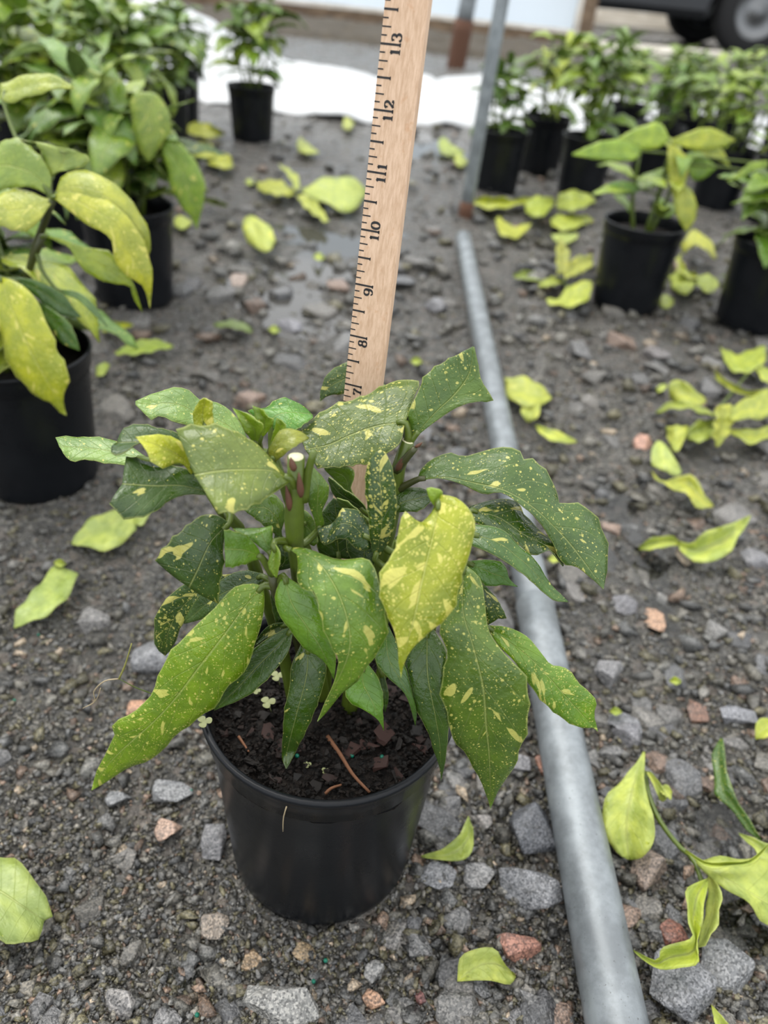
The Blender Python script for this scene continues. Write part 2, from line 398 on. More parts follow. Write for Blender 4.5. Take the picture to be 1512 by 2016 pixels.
# puddles
for i, (cx, cy, rx, ry, ro, dp) in enumerate(PUD):
    n = 40; Vp = [(cx, cy, 0)]; Fp = []
    for k in range(n):
        t = 2*math.pi*k/n; f = 1.25+.22*math.sin(3*t+i)+.15*math.sin(5*t+2*i)
        a, b = rx*f*math.cos(t), ry*f*math.sin(t); Vp.append((cx+a*math.cos(ro)-b*math.sin(ro), cy+a*math.sin(ro)+b*math.cos(ro), 0))
    zl = -.62*dp if i not in (5, 6, 8) else -.30*dp
    Vp = [(a, b, zl) for a, b, c in Vp]
    nv = len(Vp); Fp = [(0, 1+k, 1+(k+1) % n) for k in range(n)]
    lab = ['narrow puddle on gravel right of the galvanised pipe', 'small puddle beside the folded yellow fallen leaf', 'tiny puddle below the folded yellow fallen leaf',
           'dark puddle under the curled dark green leaf', 'puddle at the edge beside the pruned twig', 'broad shallow puddle on the path left of the ruler',
           'thin puddle on the path behind the ruler', 'thin film of water in grit left of the central pot', 'shallow puddle near the white ground cloth'][i]
    tag(part('puddle', mesh('puddle', Vp, Fp), None, [WATER if i not in (5, 6, 8) else MUDWATER]), lab, 'puddle')

# ------------------------------------------------------------------ stones
def stone_mesh(seed, flat=.62, npt=20):
    r = np.random.default_rng(seed); bm = bmesh.new()
    for _ in range(npt):
        v = r.normal(size=3); v /= np.linalg.norm(v); v *= r.uniform(.86, 1.05); v[2] *= flat
        v = np.sign(v)*np.abs(v)**.82
        bm.verts.new(v)
    res = bmesh.ops.convex_hull(bm, input=bm.verts[:])
    bmesh.ops.delete(bm, geom=[g for g in res['geom_interior'] if isinstance(g, bmesh.types.BMVert)], context='VERTS')
    bmesh.ops.bevel(bm, geom=bm.edges[:], offset=.05, segments=1, affect='EDGES', clamp_overlap=True)
    for vv in bm.verts:
        if vv.co.length > 1.12: vv.co *= 1.12/vv.co.length
    bmesh.ops.triangulate(bm, faces=bm.faces[:])
    m = bpy.data.meshes.new('stone'); bm.to_mesh(m); bm.free(); m.materials.append(STONE); return m
SM = [stone_mesh(100+i, random.uniform(.5, .8), random.choice((12, 15, 18))) for i in range(16)]
STCOL = [(.13, .13, .132), (.10, .102, .106), (.15, .148, .142), (.085, .085, .086), (.16, .152, .138), (.12, .113, .10), (.125, .125, .124), (.19, .135, .105), (.105, .10, .088), (.16, .155, .148), (.09, .092, .096), (.14, .135, .125)]
BLOCK = []
def add_stone(x, y, rx, ry, rz_, rot, col, parent, sink=.35, z=None, name='stone'):
    o = bpy.data.objects.new(name, random.choice(SM)); COL.objects.link(o); o.parent = parent
    o.location = (x, y, float(gh(x, y))+rz_*(.62-sink*1.2) if z is None else z)
    o.rotation_euler = (random.uniform(-.25, .25), random.uniform(-.25, .25), rot); o.scale = (rx, ry, rz_); o.color = (*col, 1); return o
# traced large stones: px centre, px width, px height of visible outline, colour, top-level label or None
TS = [(1022, 1872, 115, 90, (.27, .14, .105), 'angular pink granite stone beside the galvanised pipe and a fallen leaf'),
      (1040, 1755, 150, 130, (.16, .165, .175), 'large grey granite stone left of the galvanised pipe'),
      (1290, 1715, 100, 100, (.19, .15, .125), 'brownish granite stone under the oval fallen leaf'),
      (1330, 1835, 65, 65, (.16, .07, .05), 'dull red stone beside the curling pruned twig leaf'),
      (560, 1975, 170, 110, (.22, .22, .21), 'pale speckled granite stone in front of the central pot'),
      (180, 1235, 75, 75, (.19, .185, .18), 'rounded grey stone on the grit left of the bright drooping leaf'),
      (270, 1395, 65, 60, (.40, .23, .15), 'tan orange stone under the long bright drooping leaf'),
      (1375, 1400, 45, 150, (.15, .085, .06), 'long brown slab of stone right of the pipe'),
      (1270, 880, 50, 40, (.40, .23, .17), None), (300, 1300, 85, 80, (.17, .175, .185), None), (230, 1560, 60, 50, (.15, .155, .16), None),
      (335, 1555, 100, 60, (.17, .175, .18), None), (330, 1625, 60, 75, (.30, .21, .16), None), (420, 1650, 60, 90, (.12, .12, .125), None),
      (1230, 1420, 80, 70, (.15, .155, .165), None), (1240, 1440, 70, 60, (.14, .14, .15), None), (1450, 1410, 90, 45, (.15, .155, .17), None),
      (1200, 1330, 70, 60, (.15, .15, .155), None), (1050, 1640, 110, 120, (.075, .08, .09), None), (940, 1720, 80, 70, (.19, .19, .19), None),
      (860, 1725, 85, 60, (.16, .165, .175), None), (1340, 1940, 150, 150, (.15, .155, .165), None), (1430, 1900, 130, 110, (.15, .155, .16), None),
      (745, 1905, 60, 60, (.19, .19, .185), None), (735, 1960, 55, 55, (.34, .21, .14), None), (830, 1955, 30, 45, (.15, .07, .065), None),
      (495, 1890, 45, 75, (.22, .16, .10), None), (600, 1870, 55, 45, (.20, .15, .09), None), (420, 1820, 70, 60, (.19, .16, .13), None),
      (230, 1980, 80, 70, (.18, .175, .17), None), (60, 1940, 50, 40, (.12, .11, .09), None), (1290, 1210, 50, 60, (.33, .21, .14), None),
      (1230, 1190, 60, 40, (.14, .14, .15), None), (1310, 1840, 80, 60, (.15, .15, .15), None), (1450, 1730, 60, 60, (.10, .10, .10), None),
      (1080, 1500, 60, 50, (.25, .12, .08), None), (1010, 1500, 80, 60, (.15, .15, .16), None), (1490, 1100, 70, 40, (.17, .17, .18), None),
      (570, 640, 60, 30, (.20, .20, .22), None), (860, 600, 50, 30, (.18, .18, .19), None), (470, 550, 40, 20, (.35, .28, .24), None),
      (1140, 700, 60, 35, (.16, .16, .16), None), (1290, 700, 60, 35, (.17, .16, .16), None), (1120, 560, 40, 25, (.15, .15, .16), None),
      (380, 560, 40, 35, (.06, .06, .065), None), (905, 1860, 40, 60, (.12, .12, .12), None), (950, 1610, 50, 55, (.2, .19, .18), None)]
def traced_stone(px, py, wp, hp, col, lab):
    c = G(px, py, .004); k = FPX/np.linalg.norm((c-_O)@_F); wm = wp/k
    el = math.asin(-ray(px, py)[2]/np.linalg.norm(ray(px, py)))
    dm = min(wm*1.6, hp/k/max(math.sin(el), .3)*.8)
    o = add_stone(c[0], c[1], wm/2, dm/2, min(wm, dm)*.42, random.uniform(-.2, .2), col, None if lab else ground, .3)
    BLOCK.append((c[0], c[1], max(wm, dm)/2))
    if lab: tag(o, lab, 'stone')
for s in TS: traced_stone(*s)
EX = [(POTC[0], POTC[1], BASER+.004)]
PIPE0 = G(912, 470, .016); PIPE1 = G(1222, 2060, .016); PIPE1 = PIPE1+(PIPE1-PIPE0)*.22
def clear(x, y, r):
    for a, b, c in EX:
        if (x-a)**2+(y-b)**2 < (c+r)**2: return False
    for a, b, c in BLOCK:
        if (x-a)**2+(y-b)**2 < (.75*(c+r))**2: return False
    d = PIPE1-PIPE0; t = ((x-PIPE0[0])*d[0]+(y-PIPE0[1])*d[1])/(d[0]**2+d[1]**2)
    q = PIPE0+d*t
    return not (0 <= t <= 1 and math.hypot(x-q[0], y-q[1]) < .017+r*.8)
# random stones: candidates over the visible yard, largest in view become parts
cand = []
for _ in range(7000):
    py = 2050-1850*random.random()**1.15; px = random.uniform(-60, 1570)
    c = G(px, py); r = .0035*math.exp(random.gauss(0, .62))*(1+.5*(c[1] > 1)); r *= 1+1.1*min(max((c[1]-.6)/.8, 0), 1); r *= .75 if c[0] < .02 and c[1] < .8 else 1.45 if c[1] < .9 else 1; r = min(r, .03)
    dens = .5+vnoise(c[0], c[1], 5, 9)+(.35 if c[0] > .02 else -.12)
    if random.random() > dens+.25: continue
    if not clear(c[0], c[1], r): continue
    cand.append((r*FPX/((c-_O)@_F), c[0], c[1], r))
cand.sort(reverse=True)
ntop = 300-sum(1 for s in TS if not s[5])
for _, x, y, r in cand[:ntop]:
    BLOCK.append((x, y, r)); a = random.uniform(.75, 1.25)
    add_stone(x, y, r*a, r/a, r*random.uniform(.6, .85), random.uniform(0, 6.28), (lambda k, c: [v*k for v in c])(random.uniform(.6, 1.1), random.choice(STCOL)), ground, random.uniform(.4, .72))
# the rest and the grit: one stuff part
pts = [(x, y, r) for _, x, y, r in cand[ntop:]]
for _ in range(60000):
    py = 2120-1560*random.random()**1.7; px = random.uniform(-80, 1590) if random.random() < .85 else random.uniform(-600, 2100)
    c = G(px, py); r = .00125*math.exp(random.gauss(0, .5))*(1+.5*c[1])
    if (c[0]-POTC[0])**2+(c[1]-POTC[1])**2 < .058**2: continue
    pts.append((c[0], c[1], r))
hulls = []
for i in range(10):
    m = stone_mesh(500+i, .75, 7 if i < 7 else 9); bm = bmesh.new(); bm.from_mesh(m); bm.free()
    r_ = np.random.default_rng(700+i); bm = bmesh.new()
    for _ in range(8):
        v = r_.normal(size=3); v /= np.linalg.norm(v); bm.verts.new(v*(1, 1, .75))
    res = bmesh.ops.convex_hull(bm, input=bm.verts[:]); bmesh.ops.triangulate(bm, faces=bm.faces[:]); bm.verts.index_update()
    hulls.append((np.array([v.co[:] for v in bm.verts]), np.array([[v.index for v in f.verts] for f in bm.faces]))); bm.free(); bpy.data.meshes.remove(m)
gx = np.array([p[0] for p in pts]); gy = np.array([p[1] for p in pts]); gz = gh(gx, gy)
VV = []; FF = []; CC = []; o_ = 0
for i, (x, y, r) in enumerate(pts):
    hv, hf = hulls[i % 10]; t = random.uniform(0, 6.28); c, s = math.cos(t), math.sin(t); a = random.uniform(.8, 1.3)
    v = hv*(r*a, r/a, r*.8); v = np.stack([v[:, 0]*c-v[:, 1]*s+x, v[:, 0]*s+v[:, 1]*c+y, v[:, 2]+gz[i]+r*.25], -1)
    VV.append(v); FF.append(hf+o_); o_ += len(v)
    col = random.choice(STCOL); k = random.uniform(.35, 1.15)
    if random.random() < .03: col = (.32, .26, .2)
    if random.random() < .2: col = (.12, .11, .07)
    CC.append(np.repeat([[col[0]*k, col[1]*k, col[2]*k*.95, 1]], len(v), 0))
VV = np.vstack(VV); FF = np.vstack(FF); CC = np.vstack(CC)
me = bpy.data.meshes.new('gravel_grit'); me.vertices.add(len(VV)); me.vertices.foreach_set('co', VV.ravel())
me.loops.add(FF.size); me.loops.foreach_set('vertex_index', FF.ravel().astype(np.int32)); me.polygons.add(len(FF))
me.polygons.foreach_set('loop_start', np.arange(0, FF.size, 3, dtype=np.int32)); me.update(calc_edges=True)
ca = me.color_attributes.new('tint', 'FLOAT_COLOR', 'POINT'); ca.data.foreach_set('color', CC.ravel())
tag(part('gravel_grit', me, ground, [GRAVEL], smooth=False), kind='stuff')

# ------------------------------------------------------------------ leaves
def leaf_rows(L, M, R, up=None, m=4, bulge=.05, thick=.0005, ripple=.0, seed=0, name='leaf', teeth=0.):
    """L, M, R: (n,3) rows; up: direction the upper side faces (array of 3) -> mesh with upper and under side"""
    r = np.random.default_rng(seed); n = len(M)
    T = np.gradient(M, axis=0); Wd = R-L; N = np.cross(Wd, T)
    ln = np.linalg.norm(N, axis=1)
    good = ln > .15*np.median(ln)
    gi = np.where(good)[0]
    for i in range(n):
        if not good[i]: N[i] = N[gi[np.argmin(abs(gi-i))]]
    N /= np.linalg.norm(N, axis=1)[:, None]+1e-12
    if n > 4: N[1:-1] = (N[:-2]+2*N[1:-1]+N[2:]); N /= np.linalg.norm(N, axis=1)[:, None]+1e-12
    flip = False
    if up is not None and (N@np.asarray(up)).mean() < 0: N = -N; flip = True
    ncol = 2*m+1; P = np.zeros((n, ncol, 3)); UC = np.zeros((n, ncol, 2)); UN = np.zeros((n, ncol, 2))
    s = np.r_[0, np.cumsum(np.linalg.norm(np.diff(M, axis=0), axis=1))]; off = r.uniform(0, 30, 1)[0]
    ph = r.uniform(0, 6.28, 2); kk = r.uniform(2.2, 3.6)
    for j in range(ncol):
        u = (j-m)/m; f = abs(u); E = (R if u > 0 else L)
        D = E-M; wd = np.linalg.norm(D, axis=1)[:, None]
        tz = 0
        if teeth and f == 1:
            tt = np.zeros(n); k0 = int(n*.42)
            tt[k0:n-1] = np.where((np.arange(k0, n-1)+(j > 0)) % 3 == 0, teeth, 0); tz = tt[:, None]
        P[:, j] = M+D*(f+tz)+N*(bulge*wd*math.sin(math.pi*f))+N*(ripple*f*f*np.sin(ph[int(u > 0)]+kk*2*math.pi*np.linspace(0, 1, n)))[:, None]*np.minimum(1, wd/.01)
        UC[:, j, 0] = 50+u*wd[:, 0]*100; UC[:, j, 1] = s*100+off; UN[:, j, 0] = .5+.5*u; UN[:, j, 1] = np.linspace(0, 1, n)
    B = P-N[:, None, :]*thick
    V = np.vstack([P.reshape(-1, 3), B.reshape(-1, 3)]); k = n*ncol
    F = []; mi = []
    for i in range(n-1):
        for j in range(ncol-1):
            a, b, c, d = i*ncol+j, i*ncol+j+1, (i+1)*ncol+j+1, (i+1)*ncol+j
            F.append((a, b, c, d) if not flip else (d, c, b, a)); mi.append(0)
            F.append((k+d, k+c, k+b, k+a) if not flip else (k+a, k+b, k+c, k+d)); mi.append(1)
    loop = [j for j in range(ncol)]+[i*ncol+ncol-1 for i in range(1, n)]+[(n-1)*ncol+j for j in range(ncol-2, -1, -1)]+[i*ncol for i in range(n-2, 0, -1)]
    for q in range(len(loop)):
        a, b = loop[q], loop[(q+1) % len(loop)]
        F.append((b, a, k+a, k+b) if not flip else (a, b, k+b, k+a)); mi.append(0)
    me = bpy.data.meshes.new(name); me.from_pydata([tuple(v) for v in V.tolist()], [], F)
    me.polygons.foreach_set('material_index', np.array(mi, np.int32))
    li = np.empty(len(me.loops), np.int32); me.loops.foreach_get('vertex_index', li)
    for nm, A in (('cm', UC), ('unit', UN)):
        A = A.reshape(-1, 2); A = np.vstack([A, A]); l = me.uv_layers.new(name=nm); l.data.foreach_set('uv', A[li].ravel().astype(np.float32))
    me.update(); return me

DK = (.024, .066, .011); MD = (.050, .118, .016); LT = (.10, .23, .035); YG = (.20, .33, .022); YE = (.40, .46, .035); PALE = (.17, .30, .085); OL = (.075, .13, .025)
FALL = (.42, .50, .11); FALLG = (.30, .42, .09)
SOILZ = .1255
def keep_clear(q, px, py, yo, pot):
    """slide a leaf point along its sight line towards the camera until it is clear of pot and soil"""
    for _ in range(60):
        d = math.hypot(q[0]-pot[0], q[1]-pot[1]); z = q[2]
        bad = (d < RIMR-.002 and z < SOILZ+.006) or (d < RIMR+.003 and d >= RIMR-.006 and z < POTH+.003) or (d < RIMR+.002 and z < POTH-.01 and d > RIMR-.002)
        if not bad: return q
        yo += .2; q = YP(px, py, pot[1]-yo/100)
    return q
def traced_leaf(parent, crop, L, M, R, y, e=(0, 0), col=MD, spot=.4, under=False, pot=POTC, n=18, bulge=.06, ripple=.0006, stems=None, seed=0, teeth=.06, petmat=None, m=4):
    Lp = spline(cpx(crop, L), n); Rp = spline(cpx(crop, R), n); Mp = spline(cpx(crop, M), n) if M else (Lp+Rp)/2
    s = np.linspace(0, 1, n); b, mm, t = y
    yo = b*(1-s)*(1-2*s)+mm*4*s*(1-s)+t*s*(2*s-1)
    wd = np.linalg.norm(Lp-Rp, axis=1); wn = wd/wd.max()
    def to3(Q, ex):
        out = []
        for i in range(n):
            a = yo[i]+ex*wn[i]; out.append(keep_clear(YP(Q[i][0], Q[i][1], pot[1]-a/100), Q[i][0], Q[i][1], a, pot))
        return np.array(out)
    L3, M3, R3 = to3(Lp, e[0]), to3(Mp, 0), to3(Rp, e[1])
    tocam = _O-M3[n//2]
    me = leaf_rows(L3, M3, R3, up=-tocam if under else tocam, seed=seed, bulge=bulge if not under else -bulge, ripple=ripple, teeth=teeth, m=m)
    o = part('leaf', me, parent, [LEAF, LEAFU], color=(*col, spot))
    if stems:
        base = M3[0]; dr = M3[0]-M3[2]; best = None
        for st in stems:
            for q in st:
                dd = np.linalg.norm(q+np.array([0, 0, .006])-base)
                if best is None or dd < best[0]: best = (dd, q)
        tgt = best[1]
        if best[0] > .003:
            dr = dr/(np.linalg.norm(dr)+1e-9)
            c1 = base+dr*min(.012, best[0]*.4); pts = spline([base-dr*.004, base, (c1+tgt)/2+np.array([0, 0, -.001]), tgt], 7)
            v, f = tube(pts, np.linspace(.0013, .0021, 7), 7); part('petiole', mesh('petiole', v, f), o, [petmat or STEM])
    return o

# ---- pot shared by all plants
def pot_profile():
    p = [(.0, .0015), (BASER-.012, .0015), (BASER-.010, 0), (BASER-.004, 0), (BASER-.001, .0015), (BASER+.0004, .004)]
    def wall(z): return BASER+.0006+(RIMR-.0042-BASER)*(z/POTH)
    p += [(wall(z), z) for z in np.linspace(.01, POTH-.022, 9)]
    p += [(wall(POTH-.021)+.0002, POTH-.021), (wall(POTH-.019)+.0018, POTH-.0195), (wall(POTH-.008)+.0020, POTH-.008), (RIMR-.0016, POTH-.0055), (RIMR-.0002, POTH-.0035), (RIMR, POTH-.0018), (RIMR-.0008, POTH-.0003), (RIMR-.0022, POTH), (RIMR-.0036, POTH-.0008)]
    p += [(RIMR-.0046, POTH-.004), (RIMR-.0056, SOILZ+.004), (RIMR-.0066, SOILZ-.02), (RIMR-.010, SOILZ-.05), (.0, SOILZ-.05)]
    return p
v, f = lathe(pot_profile(), 72); POTME = mesh('pot', v, f); POTME.materials.append(POT); POTME.polygons.foreach_set('use_smooth', np.ones(len(POTME.polygons), bool))
def soil_mesh(seed):
    Vs = [(0, 0, SOILZ+.003)]; Fs = []; nr, ns = 14, 48
    for i in range(1, nr+1):
        for k in range(ns):
            r = (RIMR-.0048)*i/nr; t = 2*math.pi*k/ns; x, y = r*math.cos(t), r*math.sin(t)
            Vs.append((x, y, SOILZ+.006*float(vnoise(x, y, 60, seed))+.005*float(vnoise(x, y, 170, seed+1))+.003*(1-i/nr)))
    Fs = [(0, 1+k, 1+(k+1) % ns) for k in range(ns)]
    for i in range(nr-1):
        for k in range(ns):
            a = 1+i*ns+k; b = 1+i*ns+(k+1) % ns; Fs.append((a, a+ns, b+ns, b))
    m = mesh('soil', Vs, Fs); m.materials.append(SOIL); m.polygons.foreach_set('use_smooth', np.ones(len(m.polygons), bool)); return m
SOILME = soil_mesh(3)
def child(name, me, parent, loc=(0, 0, 0), color=None):
    o = bpy.data.objects.new(name, me); COL.objects.link(o); o.parent = parent; o.location = loc
    if color is not None: o.color = color
    return o
def new_potted(x, y, label, group=None, tilt=None):
    t = empty('potted_aucuba', (x, y, 0)); tag(t, label, 'potted plant', group)
    child('pot', POTME, t); child('soil', SOILME, t); return t

# ==================================================================== central plant
plant = new_potted(POTC[0], POTC[1], 'pruned spotted aucuba in a black pot with a wooden ruler standing in it')
soil0 = [c for c in plant.children if c.name.startswith('soil')][0]
def YO(px, py, yo, crop='P'):
    (a, b), = cpx(crop, [(px, py)]); return YP(a, b, POTC[1]-yo/100)
base = np.array([POTC[0], POTC[1], SOILZ])
def stem(pts, r0, r1, cut=True, mat=STEM):
    P = spline(pts, 14); rr = np.linspace(r0, r1, 14)
    for k in (4, 8, 11): rr[k] *= 1.16
    v, f = tube(P, rr, 12); o = part('stem', mesh('stem', v, f), plant, [mat])
    if cut:
        d = P[-1]-P[-2]; d /= np.linalg.norm(d); v, f = tube([P[-1]-d*.001, P[-1]+d*.0004], r1*.86, 12); part('cut_face', mesh('cut_face', v, f), o, [CUTWOOD])
    return P, o
SA, soA = stem([base+(-.004, .012, -.005), base+(-.010, .006, .05), YO(1300, 1130, 2.2, 'A'), YO(1300, 900, 2.2, 'A'), YO(1304, 648, 2.2, 'A')], .0046, .0036)
SB, soB = stem([base+(.010, .006, -.005), base+(.014, .012, .05), YO(470, 900, -2, 'B'), YO(505, 640, -2.3, 'B'), YO(556, 478, -2.5, 'B')], .0042, .0032)
SC, soC = stem([base+(-.02, .006, -.005), base+(-.028, .004, .05), YO(1000, 1020, .5, 'A'), YO(870, 910, 1, 'A'), YO(780, 640, 0, 'A')], .0038, .0022, False)
SD, soD = stem([base+(.012, .006, -.005), base+(.018, .002, .05), YO(640, 930, 2.2, 'B'), YO(690, 790, 3, 'B')], .0036, .0022, False)
SE, soE = stem([base+(-.014, .012, -.005), base+(-.018, .006, .05), YO(1190, 1340, 2.5, 'A'), YO(1180, 1270, 2.6, 'A')], .0034, .0024, False, DARKSTEM)
SF, soF = stem([base+(.022, .006, -.005), base+(.03, .004, .045), YO(830, 900, 0, 'B')], .0034, .0024, False)
SG, soG = stem([base+(-.004, .018, -.005), base+(-.006, .02, .06), YO(1180, 620, -2.5, 'A')], .0034, .0022, False)
STEMS = [SA, SB, SC, SD, SE, SF, SG]
# bud scales on the cut stem
def bract(so, crop, pts, yo, wd=.0014):
    P = spline([YO(a, b, yo, crop) for a, b in pts], 7); v, f = tube(P, np.array([.5, 1, 1.1, 1, .8, .5, .15])*wd, 8); part('bud_scale', mesh('bud_scale', v, f), so, [BRACT])
bract(soA, 'A', [(1270, 930), (1265, 870), (1250, 800)], 2.6); bract(soA, 'A', [(1330, 860), (1325, 800), (1318, 730)], 2.7); bract(soA, 'A', [(1345, 880), (1350, 800), (1362, 740)], 2.2)
bract(soA, 'A', [(1295, 720), (1285, 690), (1275, 650)], 2.6, .0014); bract(soB, 'B', [(505, 610), (540, 560), (575, 520)], -2, .0016); bract(soB, 'B', [(590, 505), (608, 495), (622, 483)], -2, .0008)
v, f = tube(spline([YO(1345, 880, 2.2, 'A'), YO(1365, 740, 2.2, 'A'), YO(1400, 615, 2.2, 'A')], 8), np.linspace(.0022, .0014, 8), 8); part('side_shoot', mesh('side_shoot', v, f), soA, [STEM])
v, f = tube(spline([YO(505, 610, -2.2, 'B'), YO(545, 560, -2, 'B'), YO(590, 508, -2, 'B')], 8), np.linspace(.0024, .0015, 8), 8); part('side_shoot', mesh('side_shoot', v, f), soB, [DARKSTEM])
_sd = [0]
def TL(*a, **k):
    _sd[0] += 1; a = list(a)
    if max(a[6]) < .2: a[6] = (a[6][0]*1.6, a[6][1]*1.38, a[6][2]*1.0)
    return traced_leaf(plant, *a, stems=STEMS, seed=_sd[0], **k)
# upper left cluster (crop A)
TL('A', [(1280, 770), (1225, 718), (1150, 630), (1060, 555), (960, 505), (830, 476), (665, 500)], [(1280, 770), (1180, 722), (1050, 715), (900, 722), (765, 745)], [(1280, 770), (1200, 830), (1100, 890), (1000, 930), (890, 945)], (2.6, 3.2, 3.8), (-1.5, 1.5), OL, .42, bulge=.04)
TL('A', [(860, 800), (740, 720), (620, 690), (500, 670), (400, 640)], [(850, 840), (700, 800), (560, 800), (380, 790)], [(850, 850), (720, 848), (620, 885), (540, 945), (405, 968), (312, 898)], (1.2, 2.4, 3.0), (-1.2, 1.3), DK, .22, petmat=DARKSTEM)
TL('A', [(760, 700), (720, 600), (660, 545), (560, 528), (450, 540)], [(760, 710), (680, 640), (580, 590), (455, 545)], [(755, 745), (690, 680), (600, 705), (540, 668), (500, 600), (455, 545)], (1.2, 2.3, 2.6), (-.5, .8), YE, .6)
TL('A', [(745, 660), (700, 570), (660, 515), (560, 488), (440, 475), (385, 490)], [(745, 670), (600, 590), (480, 570), (350, 570)], [(740, 680), (600, 630), (480, 575), (400, 610), (330, 640), (322, 600)], (.4, .9, 1.0), (-.8, 1.2), DK, .25)
TL('A', [(500, 640), (420, 590), (335, 555), (250, 545), (130, 537), (25, 545)], [(500, 660), (380, 630), (220, 600), (45, 590)], [(490, 690), (380, 690), (300, 675), (200, 662), (105, 660), (65, 625)], (-2, -2.5, -2.2), (-.8, .8), PALE, .4)
TL('A', [(1045, 550), (1000, 450), (940, 390), (860, 352), (790, 345), (730, 287), (640, 285), (540, 310), (450, 350)], None, [(1040, 580), (900, 540), (760, 480), (680, 465), (580, 430), (530, 442), (490, 405), (450, 368)], (-2.5, -3.2, -3), (-.8, 1.0), PALE, .4)
TL('A', [(800, 500), (760, 470), (758, 410), (785, 355), (810, 336)], None, [(850, 500), (870, 480), (858, 430), (858, 365), (825, 338)], (.2, 0, .1), (.1, .3), YE, .5)
TL('A', [(1085, 585), (1030, 510), (1000, 450), (965, 385)], None, [(1090, 585), (1130, 500), (1110, 465), (1050, 420), (990, 395)], (.2, .6, .3), (.2, .4), YG, .25)
TL('A', [(1100, 565), (1095, 490), (1085, 430), (1072, 375)], None, [(1110, 560), (1165, 500), (1185, 450), (1155, 435), (1130, 395)], (-.4, -.3, -.4), (.2, .2), YG, .2)
TL('A', [(1160, 600), (1175, 540), (1190, 490), (1200, 440)], None, [(1185, 600), (1235, 530), (1250, 485), (1225, 450)], (-.2, -.2, -.3), (.1, .1), YG, .15)
TL('A', [(1160, 500), (1090, 440), (1050, 402), (1140, 380), (1230, 335), (1300, 345)], [(1170, 500), (1180, 440), (1260, 410), (1390, 420)], [(1180, 500), (1250, 500), (1320, 490), (1395, 435)], (-2.6, -3, -3.4), (-.6, .8), (.09, .26, .03), .35)
TL('A', [(1185, 680), (1155, 625), (1165, 590), (1195, 535), (1250, 496), (1320, 507), (1375, 545)], None, [(1190, 680), (1210, 660), (1290, 592), (1375, 548)], (1.4, 1.5, 1.0), (-.4, .4), (.13, .18, .02), .3)
TL('A', [(1410, 1040), (1400, 980), (1365, 870), (1372, 770), (1380, 690)], None, [(1425, 1040), (1455, 1000), (1442, 945), (1470, 870), (1472, 790), (1385, 690)], (1.6, 1.8, 1.2), (.2, -.3), MD, .28)
TL('A', [(1255, 1115), (1170, 1040), (1080, 970), (1020, 925)], None, [(1262, 1110), (1225, 1050), (1245, 980), (1238, 910), (1185, 845), (1100, 872), (1025, 920)], (1.2, 1.0, .4), (.4, -.4), MD, .3)
TL('A', [(960, 1005), (880, 955), (800, 960), (720, 1020), (640, 1090), (555, 1195)], [(945, 1000), (850, 1100), (785, 1240), (735, 1342)], [(962, 1010), (930, 1060), (915, 1150), (920, 1210), (900, 1300), (890, 1430)], (1.8, 3.0, 3.4), (-1.0, -.3), DK, .4, bulge=.04)
TL('A', [(1125, 1185), (1100, 1130), (1040, 1065), (980, 1045), (920, 1035)], None, [(1125, 1188), (1080, 1200), (1020, 1220), (975, 1230), (930, 1236)], (3.0, 3.4, 3.8), (-.2, .4), (.12, .25, .025), .15)
TL('A', [(1175, 1180), (1090, 1110), (1020, 1060), (970, 1025)], None, [(1178, 1180), (1185, 1110), (1178, 1060), (1175, 1015), (1080, 1030)], (2.8, 2.6, 2.0), (.2, -.4), (.10, .22, .03), .15)
TL('A', [(1175, 1110), (1180, 1130), (1155, 1200), (1165, 1250), (1195, 1290)], None, [(1185, 1100), (1215, 1150), (1220, 1175), (1210, 1240), (1202, 1290)], (3.0, 3.3, 3.5), (0, .2), YG, .3)
TL('A', [(1180, 1250), (1190, 1180), (1185, 1100), (1190, 1055)], None, [(1190, 1255), (1290, 1230), (1290, 1150), (1240, 1090), (1195, 1055)], (1.6, 1.6, 1.2), (0, 0), DK, .3)
# lower left (crop C)
TL('C', [(900, 90), (740, 110), (600, 160), (510, 240), (445, 340), (430, 450), (450, 530), (498, 578)], [(900, 110), (740, 170), (600, 290), (520, 430), (498, 578)], [(900, 130), (780, 190), (690, 280), (600, 390), (570, 470), (525, 555), (500, 578)], (.5, .2, -.2), (-.3, .3), DK, .75)
TL('C', [(1090, 90), (960, 70), (820, 130), (700, 230), (620, 345), (608, 385)], None, [(1090, 120), (980, 230), (860, 280), (780, 320), (700, 365), (615, 388)], (1.8, 1.3, .8), (-.5, .6), DK, .22)
TL('C', [(1085, 165), (1020, 148), (920, 165), (850, 230), (800, 290), (700, 380), (620, 460), (540, 550), (485, 640), (430, 780), (380, 860), (280, 930), (180, 1000), (195, 1060), (150, 1150), (90, 1270), (60, 1380)],
   [(1085, 160), (970, 290), (860, 440), (720, 620), (560, 830), (420, 980), (250, 1130), (130, 1260), (60, 1380)],
   [(1085, 165), (1092, 260), (1070, 400), (1030, 520), (1010, 600), (960, 690), (870, 760), (830, 840), (780, 890), (700, 950), (600, 1020), (520, 1090), (445, 1175), (350, 1220), (220, 1280), (150, 1330), (60, 1380)], (2.6, 4.2, 3.6), (-.6, -.2), (.17, .30, .018), .62, n=30, bulge=.09)
TL('C', [(1250, 400), (1100, 480), (960, 600), (860, 760), (790, 900)], None, [(1262, 430), (1230, 560), (1130, 690), (1000, 810), (870, 870), (790, 905)], (1.5, 2.6, 3.2), (0, .5), DK, .22)
TL('C', [(1230, 380), (1150, 385), (1090, 420), (1030, 500)], None, [(1235, 400), (1180, 440), (1110, 470), (1035, 520)], (1.2, 1.2, 1.4), (0, .3), DK, .5)
